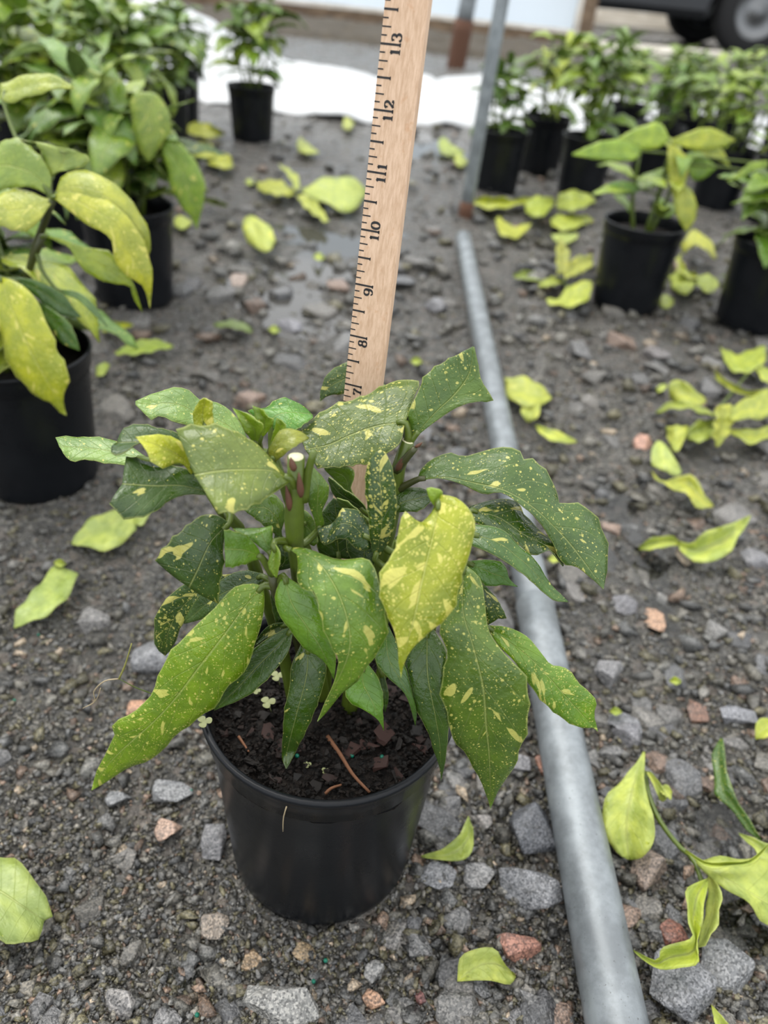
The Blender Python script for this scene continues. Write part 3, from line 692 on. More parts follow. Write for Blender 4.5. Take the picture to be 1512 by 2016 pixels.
TL('C', [(1310, 505), (1250, 640), (1240, 760), (1210, 900), (1200, 1050), (1195, 1180), (1218, 1250)], [(1350, 520), (1340, 700), (1280, 930), (1225, 1150), (1222, 1250)], [(1390, 540), (1455, 620), (1450, 720), (1400, 880), (1350, 1000), (1290, 1120), (1232, 1235)], (1.2, 2.8, 3.4), (-.3, -.3), DK, .26, n=24)
TL('C', [(1195, 105), (1150, 220), (1170, 310), (1220, 400), (1280, 470), (1325, 530), (1400, 580), (1460, 630), (1500, 715)], [(1210, 100), (1250, 260), (1340, 400), (1430, 540), (1502, 718)], [(1225, 105), (1290, 150), (1380, 200), (1430, 320), (1480, 480), (1515, 600), (1505, 715)], (2.8, 4.2, 4.4), (-.2, -.4), (.075, .19, .022), .15)
# front (crops D, B)
TL('D', [(45, -45), (95, -30), (105, 25), (100, 90), (130, 140), (180, 150), (205, 230), (225, 320), (260, 400), (290, 460), (270, 560), (230, 650), (195, 735)],
   [(50, -48), (180, 0), (270, 120), (330, 280), (335, 420), (270, 580), (195, 735)],
   [(60, -52), (150, -45), (280, 0), (385, -5), (420, -5), (460, 60), (490, 200), (510, 320), (490, 390), (430, 470), (360, 560), (300, 610), (240, 690), (195, 735)], (2.8, 5.8, 6.0), (.2, -.8), (.075, .17, .024), .5, n=30, bulge=.08)
TL('D', [(735, -240), (650, -155), (586, -213), (556, -98), (541, -18), (496, 32), (476, 112), (486, 192), (530, 300), (555, 380), (560, 460), (572, 540)], [(745, -260), (720, -120), (690, 0), (660, 130), (630, 270), (595, 400), (572, 540)],
   [(750, -290), (816, -278), (876, -228), (906, -158), (896, -88), (876, 2), (846, 82), (820, 190), (790, 250), (735, 300), (680, 350), (630, 400), (590, 460), (572, 540)], (3.4, 6.0, 7.2), (-.3, -.5), (.30, .36, .02), .75, n=30)
TL('B', [(690, 790), (655, 740), (640, 690)], None, [(700, 780), (712, 740), (710, 702), (660, 685)], (3.2, 3.2, 3.0), (0, 0), YG, .1, n=8, petmat=BRACT)
TL('D', [(845, 30), (820, 150), (770, 260), (742, 320), (775, 400), (780, 450), (755, 560), (760, 640), (790, 720), (800, 800), (860, 880), (920, 980), (955, 1060), (975, 1130)], [(855, 30), (850, 230), (890, 370), (940, 570), (955, 750), (970, 900), (975, 1130)],
   [(865, 30), (930, 90), (950, 200), (970, 330), (1050, 440), (1110, 500), (1140, 570), (1145, 680), (1135, 780), (1100, 870), (1080, 950), (1020, 1030), (975, 1130)], (2.4, 5.2, 5.0), (-.4, -.5), (.055, .12, .020), .55, n=30)
TL('D', [(960, 300), (1050, 308), (1140, 350), (1200, 420), (1250, 480), (1310, 490), (1360, 540), (1390, 580), (1440, 620), (1450, 660), (1445, 710), (1460, 780)], [(960, 305), (1060, 375), (1150, 445), (1230, 525), (1330, 640), (1460, 780)],
   [(960, 310), (1010, 390), (1080, 460), (1130, 530), (1190, 620), (1250, 680), (1330, 740), (1400, 765), (1425, 755), (1460, 780)], (.4, 1.6, 1.8), (-.6, .5), (.15, .30, .022), .68, n=26)
TL('D', [(660, 320), (600, 430), (588, 500), (600, 570), (640, 680), (690, 770), (720, 870), (745, 940), (752, 1005)], [(690, 320), (692, 520), (725, 700), (748, 850), (752, 1005)], [(720, 320), (775, 420), (762, 520), (770, 640), (787, 720), (780, 830), (770, 920), (752, 1005)], (2.5, 4.6, 5.0), (-.2, .2), DK, .2, n=24)
TL('D', [(490, 300), (455, 440), (480, 500), (540, 560), (590, 610), (620, 690), (635, 755)], None, [(510, 290), (560, 400), (600, 520), (620, 600), (642, 690), (637, 755)], (2.5, 4.2, 4.6), (.1, -.2), (.03, .09, .018), .2)
TL('D', [(395, 480), (320, 600), (360, 660), (420, 690), (470, 730), (493, 775)], [(405, 480), (400, 560), (445, 650), (493, 775)], [(420, 470), (470, 540), (490, 620), (490, 680), (495, 775)], (2.2, 3.6, 4.0), (.1, -.2), (.06, .17, .022), .12)
TL('D', [(470, 500), (480, 580), (490, 640), (498, 692)], None, [(490, 500), (512, 590), (515, 640), (500, 692)], (1.8, 2.2, 2.4), (0, 0), DK, .1, n=10)
TL('D', [(920, 95), (945, 180), (955, 250), (962, 297)], [(925, 95), (970, 180), (1010, 270)], [(930, 100), (970, 140), (1010, 190), (1050, 270)], (0, .5, .6), (.2, -.2), DK, .75)
TL('D', [(865, 10), (980, 5), (1040, 30), (1060, 90), (1098, 125)], None, [(865, 25), (910, 75), (960, 122), (1030, 118), (1098, 127)], (.2, .4, .2), (-.4, .4), (.05, .15, .02), .12)
# right side (crop B)
TL('B', [(600, 645), (620, 600), (680, 550), (760, 525), (800, 545), (870, 530), (950, 510), (1020, 508), (1070, 530), (1086, 580), (1110, 545), (1160, 590), (1200, 640), (1225, 700), (1232, 755), (1310, 760), (1380, 790), (1430, 860), (1460, 960), (1440, 1145)],
   [(600, 650), (720, 640), (860, 668), (1000, 705), (1130, 785), (1250, 900), (1340, 1010), (1440, 1145)],
   [(600, 655), (700, 645), (800, 672), (900, 715), (980, 708), (1080, 775), (1150, 840), (1210, 930), (1255, 1030), (1310, 1040), (1380, 1090), (1440, 1145)], (-1.8, -.8, .2), (-2.2, .3), (.038, .095, .020), .5, n=36, bulge=.05, petmat=DARKSTEM)
TL('B', [(835, 770), (920, 745), (1000, 740), (1060, 755), (1080, 800), (1130, 860), (1180, 910), (1240, 930), (1255, 1000), (1260, 1040)], [(835, 790), (960, 820), (1080, 900), (1180, 950), (1258, 1040)], [(840, 840), (960, 880), (1040, 930), (1130, 990), (1200, 970), (1250, 1030)], (-.8, -.6, -.2), (-1.2, .8), DK, .55)
TL('B', [(845, 850), (930, 860), (1000, 890), (1050, 940), (1120, 1000), (1160, 1060), (1200, 1120), (1280, 1200)], None, [(835, 945), (920, 980), (1000, 1020), (1080, 1080), (1150, 1140), (1220, 1195), (1280, 1203)], (.8, 1.5, 1.8), (-.6, .6), (.035, .10, .02), .4, n=24)
TL('B', [(548, 380), (590, 270), (610, 207), (520, 200), (440, 235), (340, 280), (220, 320), (120, 380), (55, 430)], [(545, 392), (420, 410), (300, 450), (200, 495), (95, 515)], [(542, 405), (520, 480), (440, 550), (350, 580), (250, 590), (150, 600)], (-2.6, -2.6, -1.6), (-2.0, 1.3), (.055, .105, .022), .62, n=26, bulge=.04)
TL('B', [(575, 455), (552, 430), (552, 370), (590, 280), (640, 180), (720, 120), (805, 75), (850, 50)], [(582, 460), (680, 350), (770, 265), (835, 170), (853, 52)], [(590, 460), (680, 390), (770, 330), (860, 300), (930, 300), (922, 255), (890, 210), (872, 130), (856, 52)], (-2.6, -3.0, -3.6), (-.6, .4), (.05, .115, .025), .45, n=24)
TL('B', [(400, 170), (330, 130), (280, 122), (200, 170), (165, 240), (160, 300)], None, [(400, 200), (340, 240), (280, 262), (200, 272), (160, 300)], (-9.2, -9.4, -9.4), (-.4, .4), (.03, .075, .012), .5)
TL('B', [(405, 1008), (385, 920), (378, 800), (365, 700), (370, 600), (400, 540), (428, 515)], None, [(412, 1010), (450, 970), (490, 890), (505, 800), (500, 680), (480, 580), (450, 522), (432, 515)], (2.0, 1.6, .6), (-.2, -.2), DK, .85, n=22)
TL('B', [(385, 870), (340, 795), (300, 782), (255, 788), (215, 850), (150, 870)], None, [(390, 965), (335, 970), (280, 920), (230, 920), (180, 946), (150, 880)], (1.6, 1.8, 1.9), (-.8, .4), (.02, .06, .02), .6)
TL('B', [(360, 790), (300, 700), (310, 650), (295, 595), (180, 600)], None, [(355, 795), (280, 730), (230, 660), (180, 605)], (-1.2, -1.6, -2), (.2, -.2), (.10, .20, .02), .2)
TL('B', [(372, 800), (350, 755), (270, 695), (200, 640)], None, [(370, 805), (300, 772), (230, 730), (195, 655)], (-.4, -.6, -.8), (.2, -.2), DK, .25)
TL('B', [(370, 830), (330, 790), (280, 750), (235, 735)], None, [(365, 840), (300, 810), (250, 770), (235, 740)], (.2, .1, -.1), (.2, -.2), MD, .2)
TL('B', [(495, 790), (505, 715), (560, 690), (620, 690), (680, 720)], None, [(495, 800), (560, 795), (620, 785), (680, 725)], (-1.4, -1.6, -1.8), (-.5, .5), DK, .15)
TL('B', [(500, 910), (560, 870), (640, 840), (720, 860)], None, [(500, 960), (570, 960), (650, 940), (720, 870)], (.6, .4, 0), (-.5, .5), DK, .25)
TL('B', [(60, 800), (90, 790), (130, 830), (150, 930)], None, [(60, 900), (100, 930), (130, 950), (150, 935)], (.6, .6, .8), (-.2, .2), MD, .3)

TL('B', [(310, 1040), (280, 950), (285, 860), (330, 790)], None, [(400, 1040), (440, 950), (420, 860), (335, 790)], (-1.5, -2.0, -2.4), (0, 0), DK, .3)
TL('B', [(160, 1000), (140, 900), (170, 800), (220, 735)], None, [(330, 1010), (335, 900), (300, 800), (225, 735)], (-2.4, -2.8, -3.2), (0, 0), DK, .2)
TL('D', [(120, 60), (150, 200), (190, 330), (240, 430)], None, [(260, 60), (330, 180), (330, 320), (245, 435)], (1.0, 1.6, 1.8), (0, 0), DK, .15)
TL('D', [(480, 60), (440, 200), (400, 330), (380, 440)], None, [(560, 60), (520, 220), (470, 350), (385, 445)], (1.2, 1.6, 1.6), (0, 0), DK, .2)
TL('D', [(620, 60), (560, 200), (560, 330), (620, 430)], None, [(760, 60), (760, 200), (720, 330), (625, 435)], (.8, 1.2, 1.2), (0, 0), DK, .15)
TL('C', [(1130, 120), (1130, 260), (1160, 380), (1210, 470)], None, [(1230, 110), (1290, 260), (1290, 380), (1215, 475)], (.6, .8, 1.0), (0, 0), DK, .15)
# soil surface of the central pot: bark chips, twig, seedlings, pellets
def chip_mesh(seed):
    r = np.random.default_rng(seed); n = int(r.integers(5, 7)); ang = np.sort(r.uniform(0, 6.28, n)); V = []
    for z in (-.12, .12):
        for a in ang: V.append((math.cos(a)*r.uniform(.7, 1), math.sin(a)*r.uniform(.45, .8), z+r.uniform(-.08, .08)))
    F = [tuple(range(n))[::-1], tuple(range(n, 2*n))]+[(k, (k+1) % n, n+(k+1) % n, n+k) for k in range(n)]
    m = mesh('bark_chip', V, F); m.materials.append(CHIP); return m
CH_ = [chip_mesh(i) for i in range(8)]
rs = random.Random(5)
def chip(x, y, s, col, parent, z=None):
    o = bpy.data.objects.new('bark_chip', rs.choice(CH_)); COL.objects.link(o); o.parent = parent
    o.location = (x, y, SOILZ+.003+s*.1 if z is None else z); o.rotation_euler = (rs.uniform(-.5, .5), rs.uniform(-.5, .5), rs.uniform(0, 6.28)); o.scale = (s, s, s); o.color = (*col, 1)
for i in range(110):
    r = (RIMR-.010)*math.sqrt(rs.random()); t = rs.uniform(0, 6.28); s = rs.uniform(.0025, .0065)
    chip(r*math.cos(t), r*math.sin(t), s, rs.choice([(.012, .009, .007), (.018, .010, .007), (.026, .012, .009), (.008, .007, .006)]), soil0)
for px, py, s in ((690, 1480, .009), (760, 1440, .010), (725, 1465, .007), (750, 1500, .008), (790, 1530, .007), (830, 1470, .006), (530, 1440, .007)):
    q = G(px, py, SOILZ+.005); chip(q[0]-POTC[0], q[1]-POTC[1], s, (.045, .018, .013), soil0)
crumbs = []
hv, hf = hulls[0]
for i in range(3200):
    r = (RIMR-.008)*math.sqrt(rs.random()); t = rs.uniform(0, 6.28); s = rs.uniform(.0006, .0021); hv, hf = hulls[i % 10]
    crumbs.append(((hv*s+np.array([POTC[0]+r*math.cos(t), POTC[1]+r*math.sin(t), SOILZ+.002+rs.uniform(0, .003)])).tolist(), [tuple(q) for q in hf.tolist()]))
v, f = joinvf(crumbs); tag(part('soil_crumbs', mesh('soil_crumbs', v, f), soil0, [SOIL], smooth=False), kind='stuff')
def soilpt(px, py, dz=.004): return G(px, py, SOILZ+dz)
def tw(name, pts, r, mat, parent, k=10):
    v, f = tube(spline(pts, k), np.linspace(r, r*.6, k), 6); return part(name, mesh(name, v, f), parent, [mat])
tw('twig', [soilpt(645, 1450), soilpt(670, 1485, .006), soilpt(695, 1525, .006), soilpt(728, 1560, .006)], .0013, TWIGB, soil0)
tw('twig', [soilpt(640, 1563), soilpt(652, 1552, .006), soilpt(672, 1545, .005)], .0010, TWIGB, soil0); tw('twig', [soilpt(470, 1450), soilpt(490, 1480, .005)], .0009, TWIGB, soil0)
def seedling(px, py, z, s):
    c = G(px, py, z); Vs = []; Fs = []
    for k in range(3):
        a = k*2.09+.4; o_ = len(Vs); cx, cy = c[0]+s*.8*math.cos(a), c[1]+s*.8*math.sin(a); Vs.append((cx, cy, c[2]))
        for q in range(12): Vs.append((cx+s*.8*math.cos(q*.5236), cy+s*.8*math.sin(q*.5236), c[2]+s*.15*math.sin(q)))
        Fs += [(o_, o_+1+q, o_+1+(q+1) % 12) for q in range(12)]
    sd = part('seedling', mesh('seedling', Vs, Fs), soil0, [SEEDL])
    tw('stalk', [(c[0], c[1], c[2]), (c[0]+.002, c[1]+.003, SOILZ)], .0004, SEEDL, sd, 5)
seedling(527, 1382, SOILZ+.014, .0028); seedling(545, 1330, SOILZ+.014, .0026); seedling(505, 1360, SOILZ+.008, .0016); seedling(402, 1420, POTH+.004, .0026); seedling(605, 1505, SOILZ+.004, .0014); seedling(640, 1517, SOILZ+.004, .0014)
for px, py in ((585, 1488), (752, 1490), (693, 1488)):
    q = soilpt(px, py); v, f = lathe([(0, -.0012), (.0009, -.0008), (.0012, 0), (.0009, .0008), (0, .0012)], 10, q); part('fertiliser_pellet', mesh('fertiliser_pellet', v, f), soil0, [PRILL])
# dry rootlet stuck to the pot, weed stalk with pale root beside the pot
def on_pot(px, py):
    d = ray(px, py); best = None
    for t in np.linspace(.25, .6, 3000):
        q = _O+d*t
        if q[2] < POTH-.004 and math.hypot(q[0]-POTC[0], q[1]-POTC[1]) < BASER+(RIMR-BASER)*q[2]/POTH+.0006: return q
    return _O+d*.4
tw('rootlet', [on_pot(564, 1588), on_pot(558, 1610), on_pot(557, 1637)], .0004, PALEROOT, plant, 6)
weed = empty('weed_stalk', YO(410, 800, 1.5, 'C')); tag(weed, 'thin dried weed stalk with pale rootlets poking out left of the central pot', 'weed')
tw('stalk', [YO(480, 835, 1.5, 'C'), YO(410, 800, 1.5, 'C'), YO(320, 765, 1.5, 'C'), YO(225, 715, 1.5, 'C')], .0004, STEM, weed, 10)
tw('seed_pod', [YO(225, 715, 1.5, 'C'), YO(262, 630, 1.5, 'C'), YO(300, 505, 1.5, 'C')], .0006, simple('weed_pod', (.25, .24, .06), .6), weed, 8)
tw('rootlet', [YO(225, 715, 1.5, 'C'), YO(140, 728, 1.5, 'C'), YO(75, 790, 1.5, 'C'), YO(80, 850, 1.5, 'C'), YO(10, 890, 1.5, 'C')], .0004, PALEROOT, weed, 14)
tw('rootlet', [YO(115, 770, 1.5, 'C'), YO(95, 830, 1.5, 'C'), YO(60, 870, 1.5, 'C')], .0003, PALEROOT, weed, 8)

# ------------------------------------------------------------------ wooden ruler
IN = .0254
rd = np.array([.0392, .1641, 1.]); rd /= np.linalg.norm(rd); yaw = math.radians(20)
rw = np.array([math.cos(yaw), -math.sin(yaw), 0]); rw -= rd*(rw@rd); rw /= np.linalg.norm(rw); rn = np.cross(rw, rd); 
if rn[1] > 0: rn = -rn
RP = np.array([-.0334, .3328, .1250]); RW = .0198; RT = .0042; RL = 18*IN
ruler = empty('wooden_ruler', RP); tag(ruler, 'wooden ruler with black inch marks standing upright in the central pot', 'ruler')
v, f = box(RP+rw*RW/2-rn*RT/2+rd*RL/2, rw, rn, rd, RW/2, RT/2, RL/2)
part('blade', bevel(mesh('blade', v, f), .0003, 1), ruler, [RULERW], smooth=False)
def R3(u, t, lift=.00012): return RP+rw*u+rd*(t*IN)+rn*lift      # u metres from the left edge, t inches
tk = []
for i in range(1, 18*8):
    t = i/8; ln = .485 if i % 8 == 0 else .335 if i % 4 == 0 else .215 if i % 2 == 0 else .135; hw_ = .011+.006*(i % 4 == 0)
    ln *= RW; tk.append(([R3(.0001, t-hw_), R3(ln, t-hw_*1.0), R3(ln, t+hw_), R3(.0001, t+hw_)], [(0, 1, 2, 3)]))
    if i % 4 == 0: tk.append(([R3(ln*.93, t-hw_*1.8), R3(ln, t-hw_*1.8), R3(ln, t+hw_*1.6), R3(ln*.93, t+hw_*1.6)], [(0, 1, 2, 3)]))
v, f = joinvf(tk); part('tick_marks', mesh('tick_marks', v, f), ruler, [INK], smooth=False)
def arc(cx, cy, rx, ry, a0, a1, k=24): return [(cx+rx*math.cos(math.radians(a)), cy+ry*math.sin(math.radians(a))) for a in np.linspace(a0, a1, k)]
DIG = {'0': [arc(.5, .5, .36, .46, 0, 360, 40)], '1': [[(.52, .0), (.52, .97)], [(.30, .80), (.52, .95)]],
       '2': [arc(.48, .70, .30, .26, 170, -35)+[(.40, .25), (.17, .06)], [(.17, .05), (.50, .09), (.80, .05)], [(.80, .05), (.84, .24)]],
       '3': [arc(.46, .73, .28, .23, 160, -80)+[(.46, .51)], arc(.46, .26, .34, .25, 85, -165)],
       '4': [[(.66, 0), (.66, .97)], [(.66, .95), (.12, .30)], [(.12, .30), (.92, .30)]],
       '5': [[(.24, .95), (.22, .52)], [(.24, .93), (.78, .93)], arc(.46, .30, .33, .28, 125, -160)],
       '6': [arc(.52, .62, .36, .34, 60, 180)+[(.16, .4)]+arc(.50, .30, .34, .28, 180, 540, 36)],
       '7': [[(.16, .93), (.50, .88), (.84, .95)], [(.84, .93), (.58, .55), (.46, .02)], [(.16, .95), (.14, .72)]],
       '8': [arc(.5, .73, .27, .22, 0, 360, 30), arc(.5, .26, .34, .26, 0, 360, 30)],
       '9': [arc(.48, .36, .36, .34, -120, 0)+[(.84, .6)]+arc(.50, .68, .34, .28, 0, 360, 36)]}
def digit(ch, u0, t0, dh, dw):
    """baseline at u0 (m), reading direction up the ruler from t0 (in)"""
    out = []
    for st in DIG[ch]:
        P = np.array(st); T = np.gradient(P, axis=0); T /= np.linalg.norm(T, axis=1)[:, None]+1e-9
        th = .05+.10*np.abs(T[:, 1]); Nn = np.stack([-T[:, 1], T[:, 0]], -1); A = P+Nn*th[:, None]; B = P-Nn*th[:, None]
        V = []
        for a, b in zip(A, B):
            for q in (a, b): V.append(R3(u0-q[1]*dh, t0+q[0]*dw))
        out.append((V, [(2*i, 2*i+1, 2*i+3, 2*i+2) for i in range(len(P)-1)]))
    if ch in '147': 
        c = {'1': .52, '4': .66, '7': .46}[ch]; out.append(([R3(u0, t0+(c-.26)*dw), R3(u0-.09*dh, t0+(c-.26)*dw), R3(u0-.09*dh, t0+(c+.26)*dw), R3(u0, t0+(c+.26)*dw)], [(0, 1, 2, 3)]))
    for bx, by, ch2 in ((.24, .70, '2'), (.24, .78, '3'), (.18, .17, '3'), (.2, .17, '5'), (.8, .84, '6'), (.24, .13, '9')):
        if ch2 == ch:
            V = [R3(u0-(by+.085*math.sin(a))*dh, t0+(bx+.085*math.cos(a))*dw) for a in np.linspace(0, 6.28, 11)[:-1]]; out.append((V, [tuple(range(10))]))
    return out
DH = .235*RW; DW = .150
for k in range(1, 18):
    s_ = str(k); u0 = .485*RW; parts_ = []
    if len(s_) == 1: parts_ += digit(s_, u0, k-.19, DH, DW)
    else: parts_ += digit(s_[0], u0, k-.185, DH, DW)+digit(s_[1], u0, k+.03, DH, DW)
    v, f = joinvf(parts_); part('numeral', mesh('numeral', v, f), ruler, [INK], smooth=False)

# ------------------------------------------------------------------ galvanised pipe on the ground and frame poles
pr = .0168
def roundpole(name, a, b, r, mat, parent=None, k=24, seg=20, cap=True):
    a, b = np.asarray(a, float), np.asarray(b, float); v, f = tube([a+(b-a)*t for t in np.linspace(0, 1, k)], r, seg, cap); return part(name, mesh(name, v, f), parent, [mat])
pdir = (PIPE1-PIPE0)/np.linalg.norm(PIPE1-PIPE0); joint = G(1068, 1190, pr)
pipe = empty('galvanised_pipe', PIPE0); tag(pipe, 'galvanised steel pipe lying on the gravel beside the central pot', 'pipe')
jt = (joint-PIPE0)@pdir
def hollow(name, a, b, r, parent):
    a, b = np.asarray(a), np.asarray(b); P = [a+(b-a)*t for t in np.linspace(0, 1, 16)]
    v, f = tube([P[0]+(b-a)*.02, P[0]+(b-a)*.001, P[0]]+P+[P[-1]], [r*.86]*2+[r*.88]+[r]*16+[r*.86], 24, False); return part(name, mesh(name, v, f), parent, [GALV])
zz = np.array([0, 0, 1.])
hollow('pipe_tube', PIPE0+zz*.001, PIPE0+pdir*(jt+.02)+zz*.001, pr*.96, pipe); hollow('pipe_sleeve', PIPE0+pdir*jt+zz*.001, PIPE1+zz*.001, pr*1.03, pipe)
pb = G(915, 428); top = YP(990, -10, pb[1]+.02); dv = (top-pb); dv /= np.linalg.norm(dv)
stake = empty('frame_pole', pb); tag(stake, 'upright galvanised frame pole with rusty foot at the end of the pipe', 'pole')
roundpole('pole_tube', pb-dv*.02, pb+dv*1.9, .0150, GALV, stake); roundpole('rusty_foot', pb-dv*.03, pb+dv*.035, .0165, RUST, stake, 4)
p2 = G(897, 132); dv2 = YP(922, 0, p2[1])-p2; dv2 /= np.linalg.norm(dv2)
pole2 = empty('frame_pole', p2); tag(pole2, 'far upright pole with long rusty base in front of the white film wall', 'pole')
roundpole('pole_tube', p2+dv2*.2, p2+dv2*2.2, .045, GALV, pole2); roundpole('rusty_base', p2-dv2*.05, p2+dv2*.23, .053, RUST, pole2, 6)

# ------------------------------------------------------------------ background structure
A = G(330, 12); B = G(1118, 101); u = (B-A); Lw = np.linalg.norm(u); u /= Lw; nrm_ = np.array([u[1], -u[0], 0])
filmw = empty('film_wall', (A+B)/2); tag(filmw, 'white plastic film wall with a wooden baseboard behind the yard', 'wall', kind='structure'); 
A2 = A-u*3; Lw2 = Lw+3
Vs = []; Fs = []; NX, NZ = 60, 10
for i in range(NX+1):
    for j in range(NZ+1):
        zj = .09+2.1*j/NZ; q = A2+u*(Lw2*i/NX)+zz*zj-nrm_*(.42*zj)+nrm_*(.012*math.sin(i*.9)+.008*math.sin(i*2.3+j)); Vs.append(q)
for i in range(NX):
    for j in range(NZ):
        a = i*(NZ+1)+j; Fs.append((a, a+NZ+1, a+NZ+2, a+1))
part('film', mesh('film', Vs, Fs), filmw, [FILM])
v, f = box(A2+u*Lw2/2+zz*.05+nrm_*.03, u, nrm_, zz, Lw2/2, .02, .07); part('baseboard', mesh('baseboard', v, f), filmw, [BROWNW], smooth=False)
v, f = box(A2+u*Lw2/2+zz*.128+nrm_*.032, u, nrm_, zz, Lw2/2, .024, .014); part('batten', mesh('batten', v, f), filmw, [PLANKW], smooth=False)
post = empty('wooden_post', B+u*.1); tag(post, 'brown timber post at the end of the white film wall', 'post')
v, f = box(B+u*.10+zz*1.1, u, nrm_, zz, .05, .05, 1.12); part('post_beam', bevel(mesh('post_beam', v, f), .006), post, [BROWNW], smooth=False)
v, f = box(B+u*.035+zz*1.1, u, nrm_, zz, .016, .052, 1.12); part('pale_edge_batten', mesh('pale_edge_batten', v, f), post, [PLANKW], smooth=False)
# white ground cloth, rumpled
NXc, NYc = 150, 34; Vs = []; Fs = []
for i in range(NXc+1):
    x = -2.4+4.6*i/NXc
    fy = 3.02+.05*math.sin(x*2.1)+.10*max(0, -x-.2)+.03*math.sin(x*7); by = fy+1.0+.3*max(0, -x)+.12*math.sin(x*1.7+1)
    for j in range(NYc+1):
        t = j/NYc; y = fy+(by-fy)*t
        z = .012+.085*math.sin(math.pi*min(1, t*1.15))**.8*(.75+.3*math.sin(x*1.9+.5))+.045*float(vnoise(np.array([x]), np.array([y*2]), 4, 31)[0])*math.sin(math.pi*t)+.22*math.exp(-((x+1.15)/.35)**2-((y-4.0)/.4)**2)+.05*float(vnoise(np.array([x]), np.array([y]), 11, 32)[0])
        Vs.append((x, y, max(.004, z)))
for i in range(NXc):
    for j in range(NYc):
        a = i*(NYc+1)+j; Fs.append((a, a+NYc+1, a+NYc+2, a+1))
cl = part('ground_cloth', mesh('ground_cloth', Vs, Fs), None, [CLOTH]); tag(cl, 'rumpled white plastic ground cloth lying across the yard behind the pots', 'ground cloth')
sm = cl.modifiers.new('thickness', 'SOLIDIFY'); sm.thickness = .004
# dark weedy strip between cloth and film wall
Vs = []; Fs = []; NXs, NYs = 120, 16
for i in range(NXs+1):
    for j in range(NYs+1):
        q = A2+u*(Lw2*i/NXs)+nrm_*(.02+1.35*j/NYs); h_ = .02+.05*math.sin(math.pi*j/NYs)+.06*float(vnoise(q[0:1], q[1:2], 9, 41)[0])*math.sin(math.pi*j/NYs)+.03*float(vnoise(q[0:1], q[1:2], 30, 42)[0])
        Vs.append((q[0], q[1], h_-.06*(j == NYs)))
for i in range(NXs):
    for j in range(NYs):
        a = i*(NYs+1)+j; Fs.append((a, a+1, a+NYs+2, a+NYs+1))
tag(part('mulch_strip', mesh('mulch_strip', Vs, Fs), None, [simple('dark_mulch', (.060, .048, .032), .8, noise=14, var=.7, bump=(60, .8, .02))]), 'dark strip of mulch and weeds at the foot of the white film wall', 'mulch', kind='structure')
# planks behind
pk = 0
plabs = ['pale weathered plank, lowest of the pile under the dark vehicle', 'pale plank lying on the lowest plank of the timber pile', 'long pale plank in the middle of the timber pile', 'pale plank set back in the middle of the timber pile',
         'bleached plank, second from the top of the timber pile', 'bleached plank on top of the timber pile', 'short grey plank lying in front of the timber pile', 'separate pale plank on the gravel near the brown timber post']
for i, (px, py, Lh, zc, an) in enumerate([(1290, 70, 1.5, .03, .05), (1270, 62, 1.5, .09, .02), (1310, 58, 1.7, .15, -.03), (1300, 50, 1.6, .21, .04), (1280, 45, 1.5, .27, .0), (1320, 42, 1.6, .33, .05), (1300, 100, .55, .03, .12), (1262, 104, .35, .03, .2)]):
    q = G(px, py+(25 if i < 6 else 8)); c, s = math.cos(an), math.sin(an)
    if i < 6: q = np.array([2.4+.05*math.sin(i*3), 10.5+.12*i, 0])
    v, f = box((q[0], q[1], zc), (c, s, 0), (-s, c, 0), (0, 0, 1), Lh, .22 if i < 6 else .1, .027); tag(part('timber_plank', bevel(mesh('timber_plank', v, f), .005, 1), None, [PLANKW], smooth=False), plabs[i], 'plank')
# dark vehicle at the upper right
wc = G(1462, 113); truck = empty('pickup_truck', wc); tag(truck, 'dark vehicle with black tyre parked beyond the pots', 'vehicle')
tx, ty = wc[0], wc[1]
def loft(sections):  # list of rings with the same count
    V = []; n = len(sections[0]); F = []
    for s_ in sections: V += s_
    for i in range(len(sections)-1):
        for k in range(n): F.append((i*n+k, i*n+(k+1) % n, (i+1)*n+(k+1) % n, (i+1)*n+k))
    F += [tuple(range(n))[::-1], tuple((len(sections)-1)*n+k for k in range(n))]; return V, F
def ring(x, zb, zt, y0, y1): return [(x, y0, zb+.06), (x, y0+.06, zb), (x, y1-.06, zb), (x, y1, zb+.06), (x, y1, zt-.08), (x, y1-.1, zt), (x, y0+.1, zt), (x, y0, zt-.08)]
y0, y1 = ty-.12, ty+1.75
v, f = loft([ring(tx-1.42, .34, .95, y0+.05, y1-.05), ring(tx-1.35, .26, 1.0, y0, y1), ring(tx-.45, .25, 1.0, y0, y1), ring(tx-.40, .50, 1.0, y0, y1), ring(tx+.40, .50, 1.0, y0, y1), ring(tx+.45, .25, 1.0, y0, y1), ring(tx+2.7, .30, 1.0, y0, y1), ring(tx+2.75, .66, 1.0, y0, y1), ring(tx+3.55, .66, .98, y0, y1), ring(tx+3.6, .34, .96, y0, y1), ring(tx+4.1, .40, .9, y0+.05, y1-.05)])
part('body', mesh('body', v, f), truck, [CARPAINT], smooth=False)
v, f = loft([ring(tx+.75, .95, 1.2, y0+.02, y1-.02), ring(tx+.85, .95, 1.72, y0+.12, y1-.12), ring(tx+2.2, .95, 1.72, y0+.12, y1-.12), ring(tx+2.9, .95, 1.08, y0+.04, y1-.04)]); part('cab', mesh('cab', v, f), truck, [CARPAINT], smooth=False)
v, f = box((tx-1.47, (y0+y1)/2, .44), (1, 0, 0), (0, 1, 0), (0, 0, 1), .07, (y1-y0)/2, .09); part('bumper', bevel(mesh('bumper', v, f), .03), truck, [CARPAINT], smooth=False)
v, f = box((tx-1.4, y0+.03, .78), (1, 0, 0), (0, 1, 0), (0, 0, 1), .04, .05, .10); part('tail_light', mesh('tail_light', v, f), truck, [REDL], smooth=False)
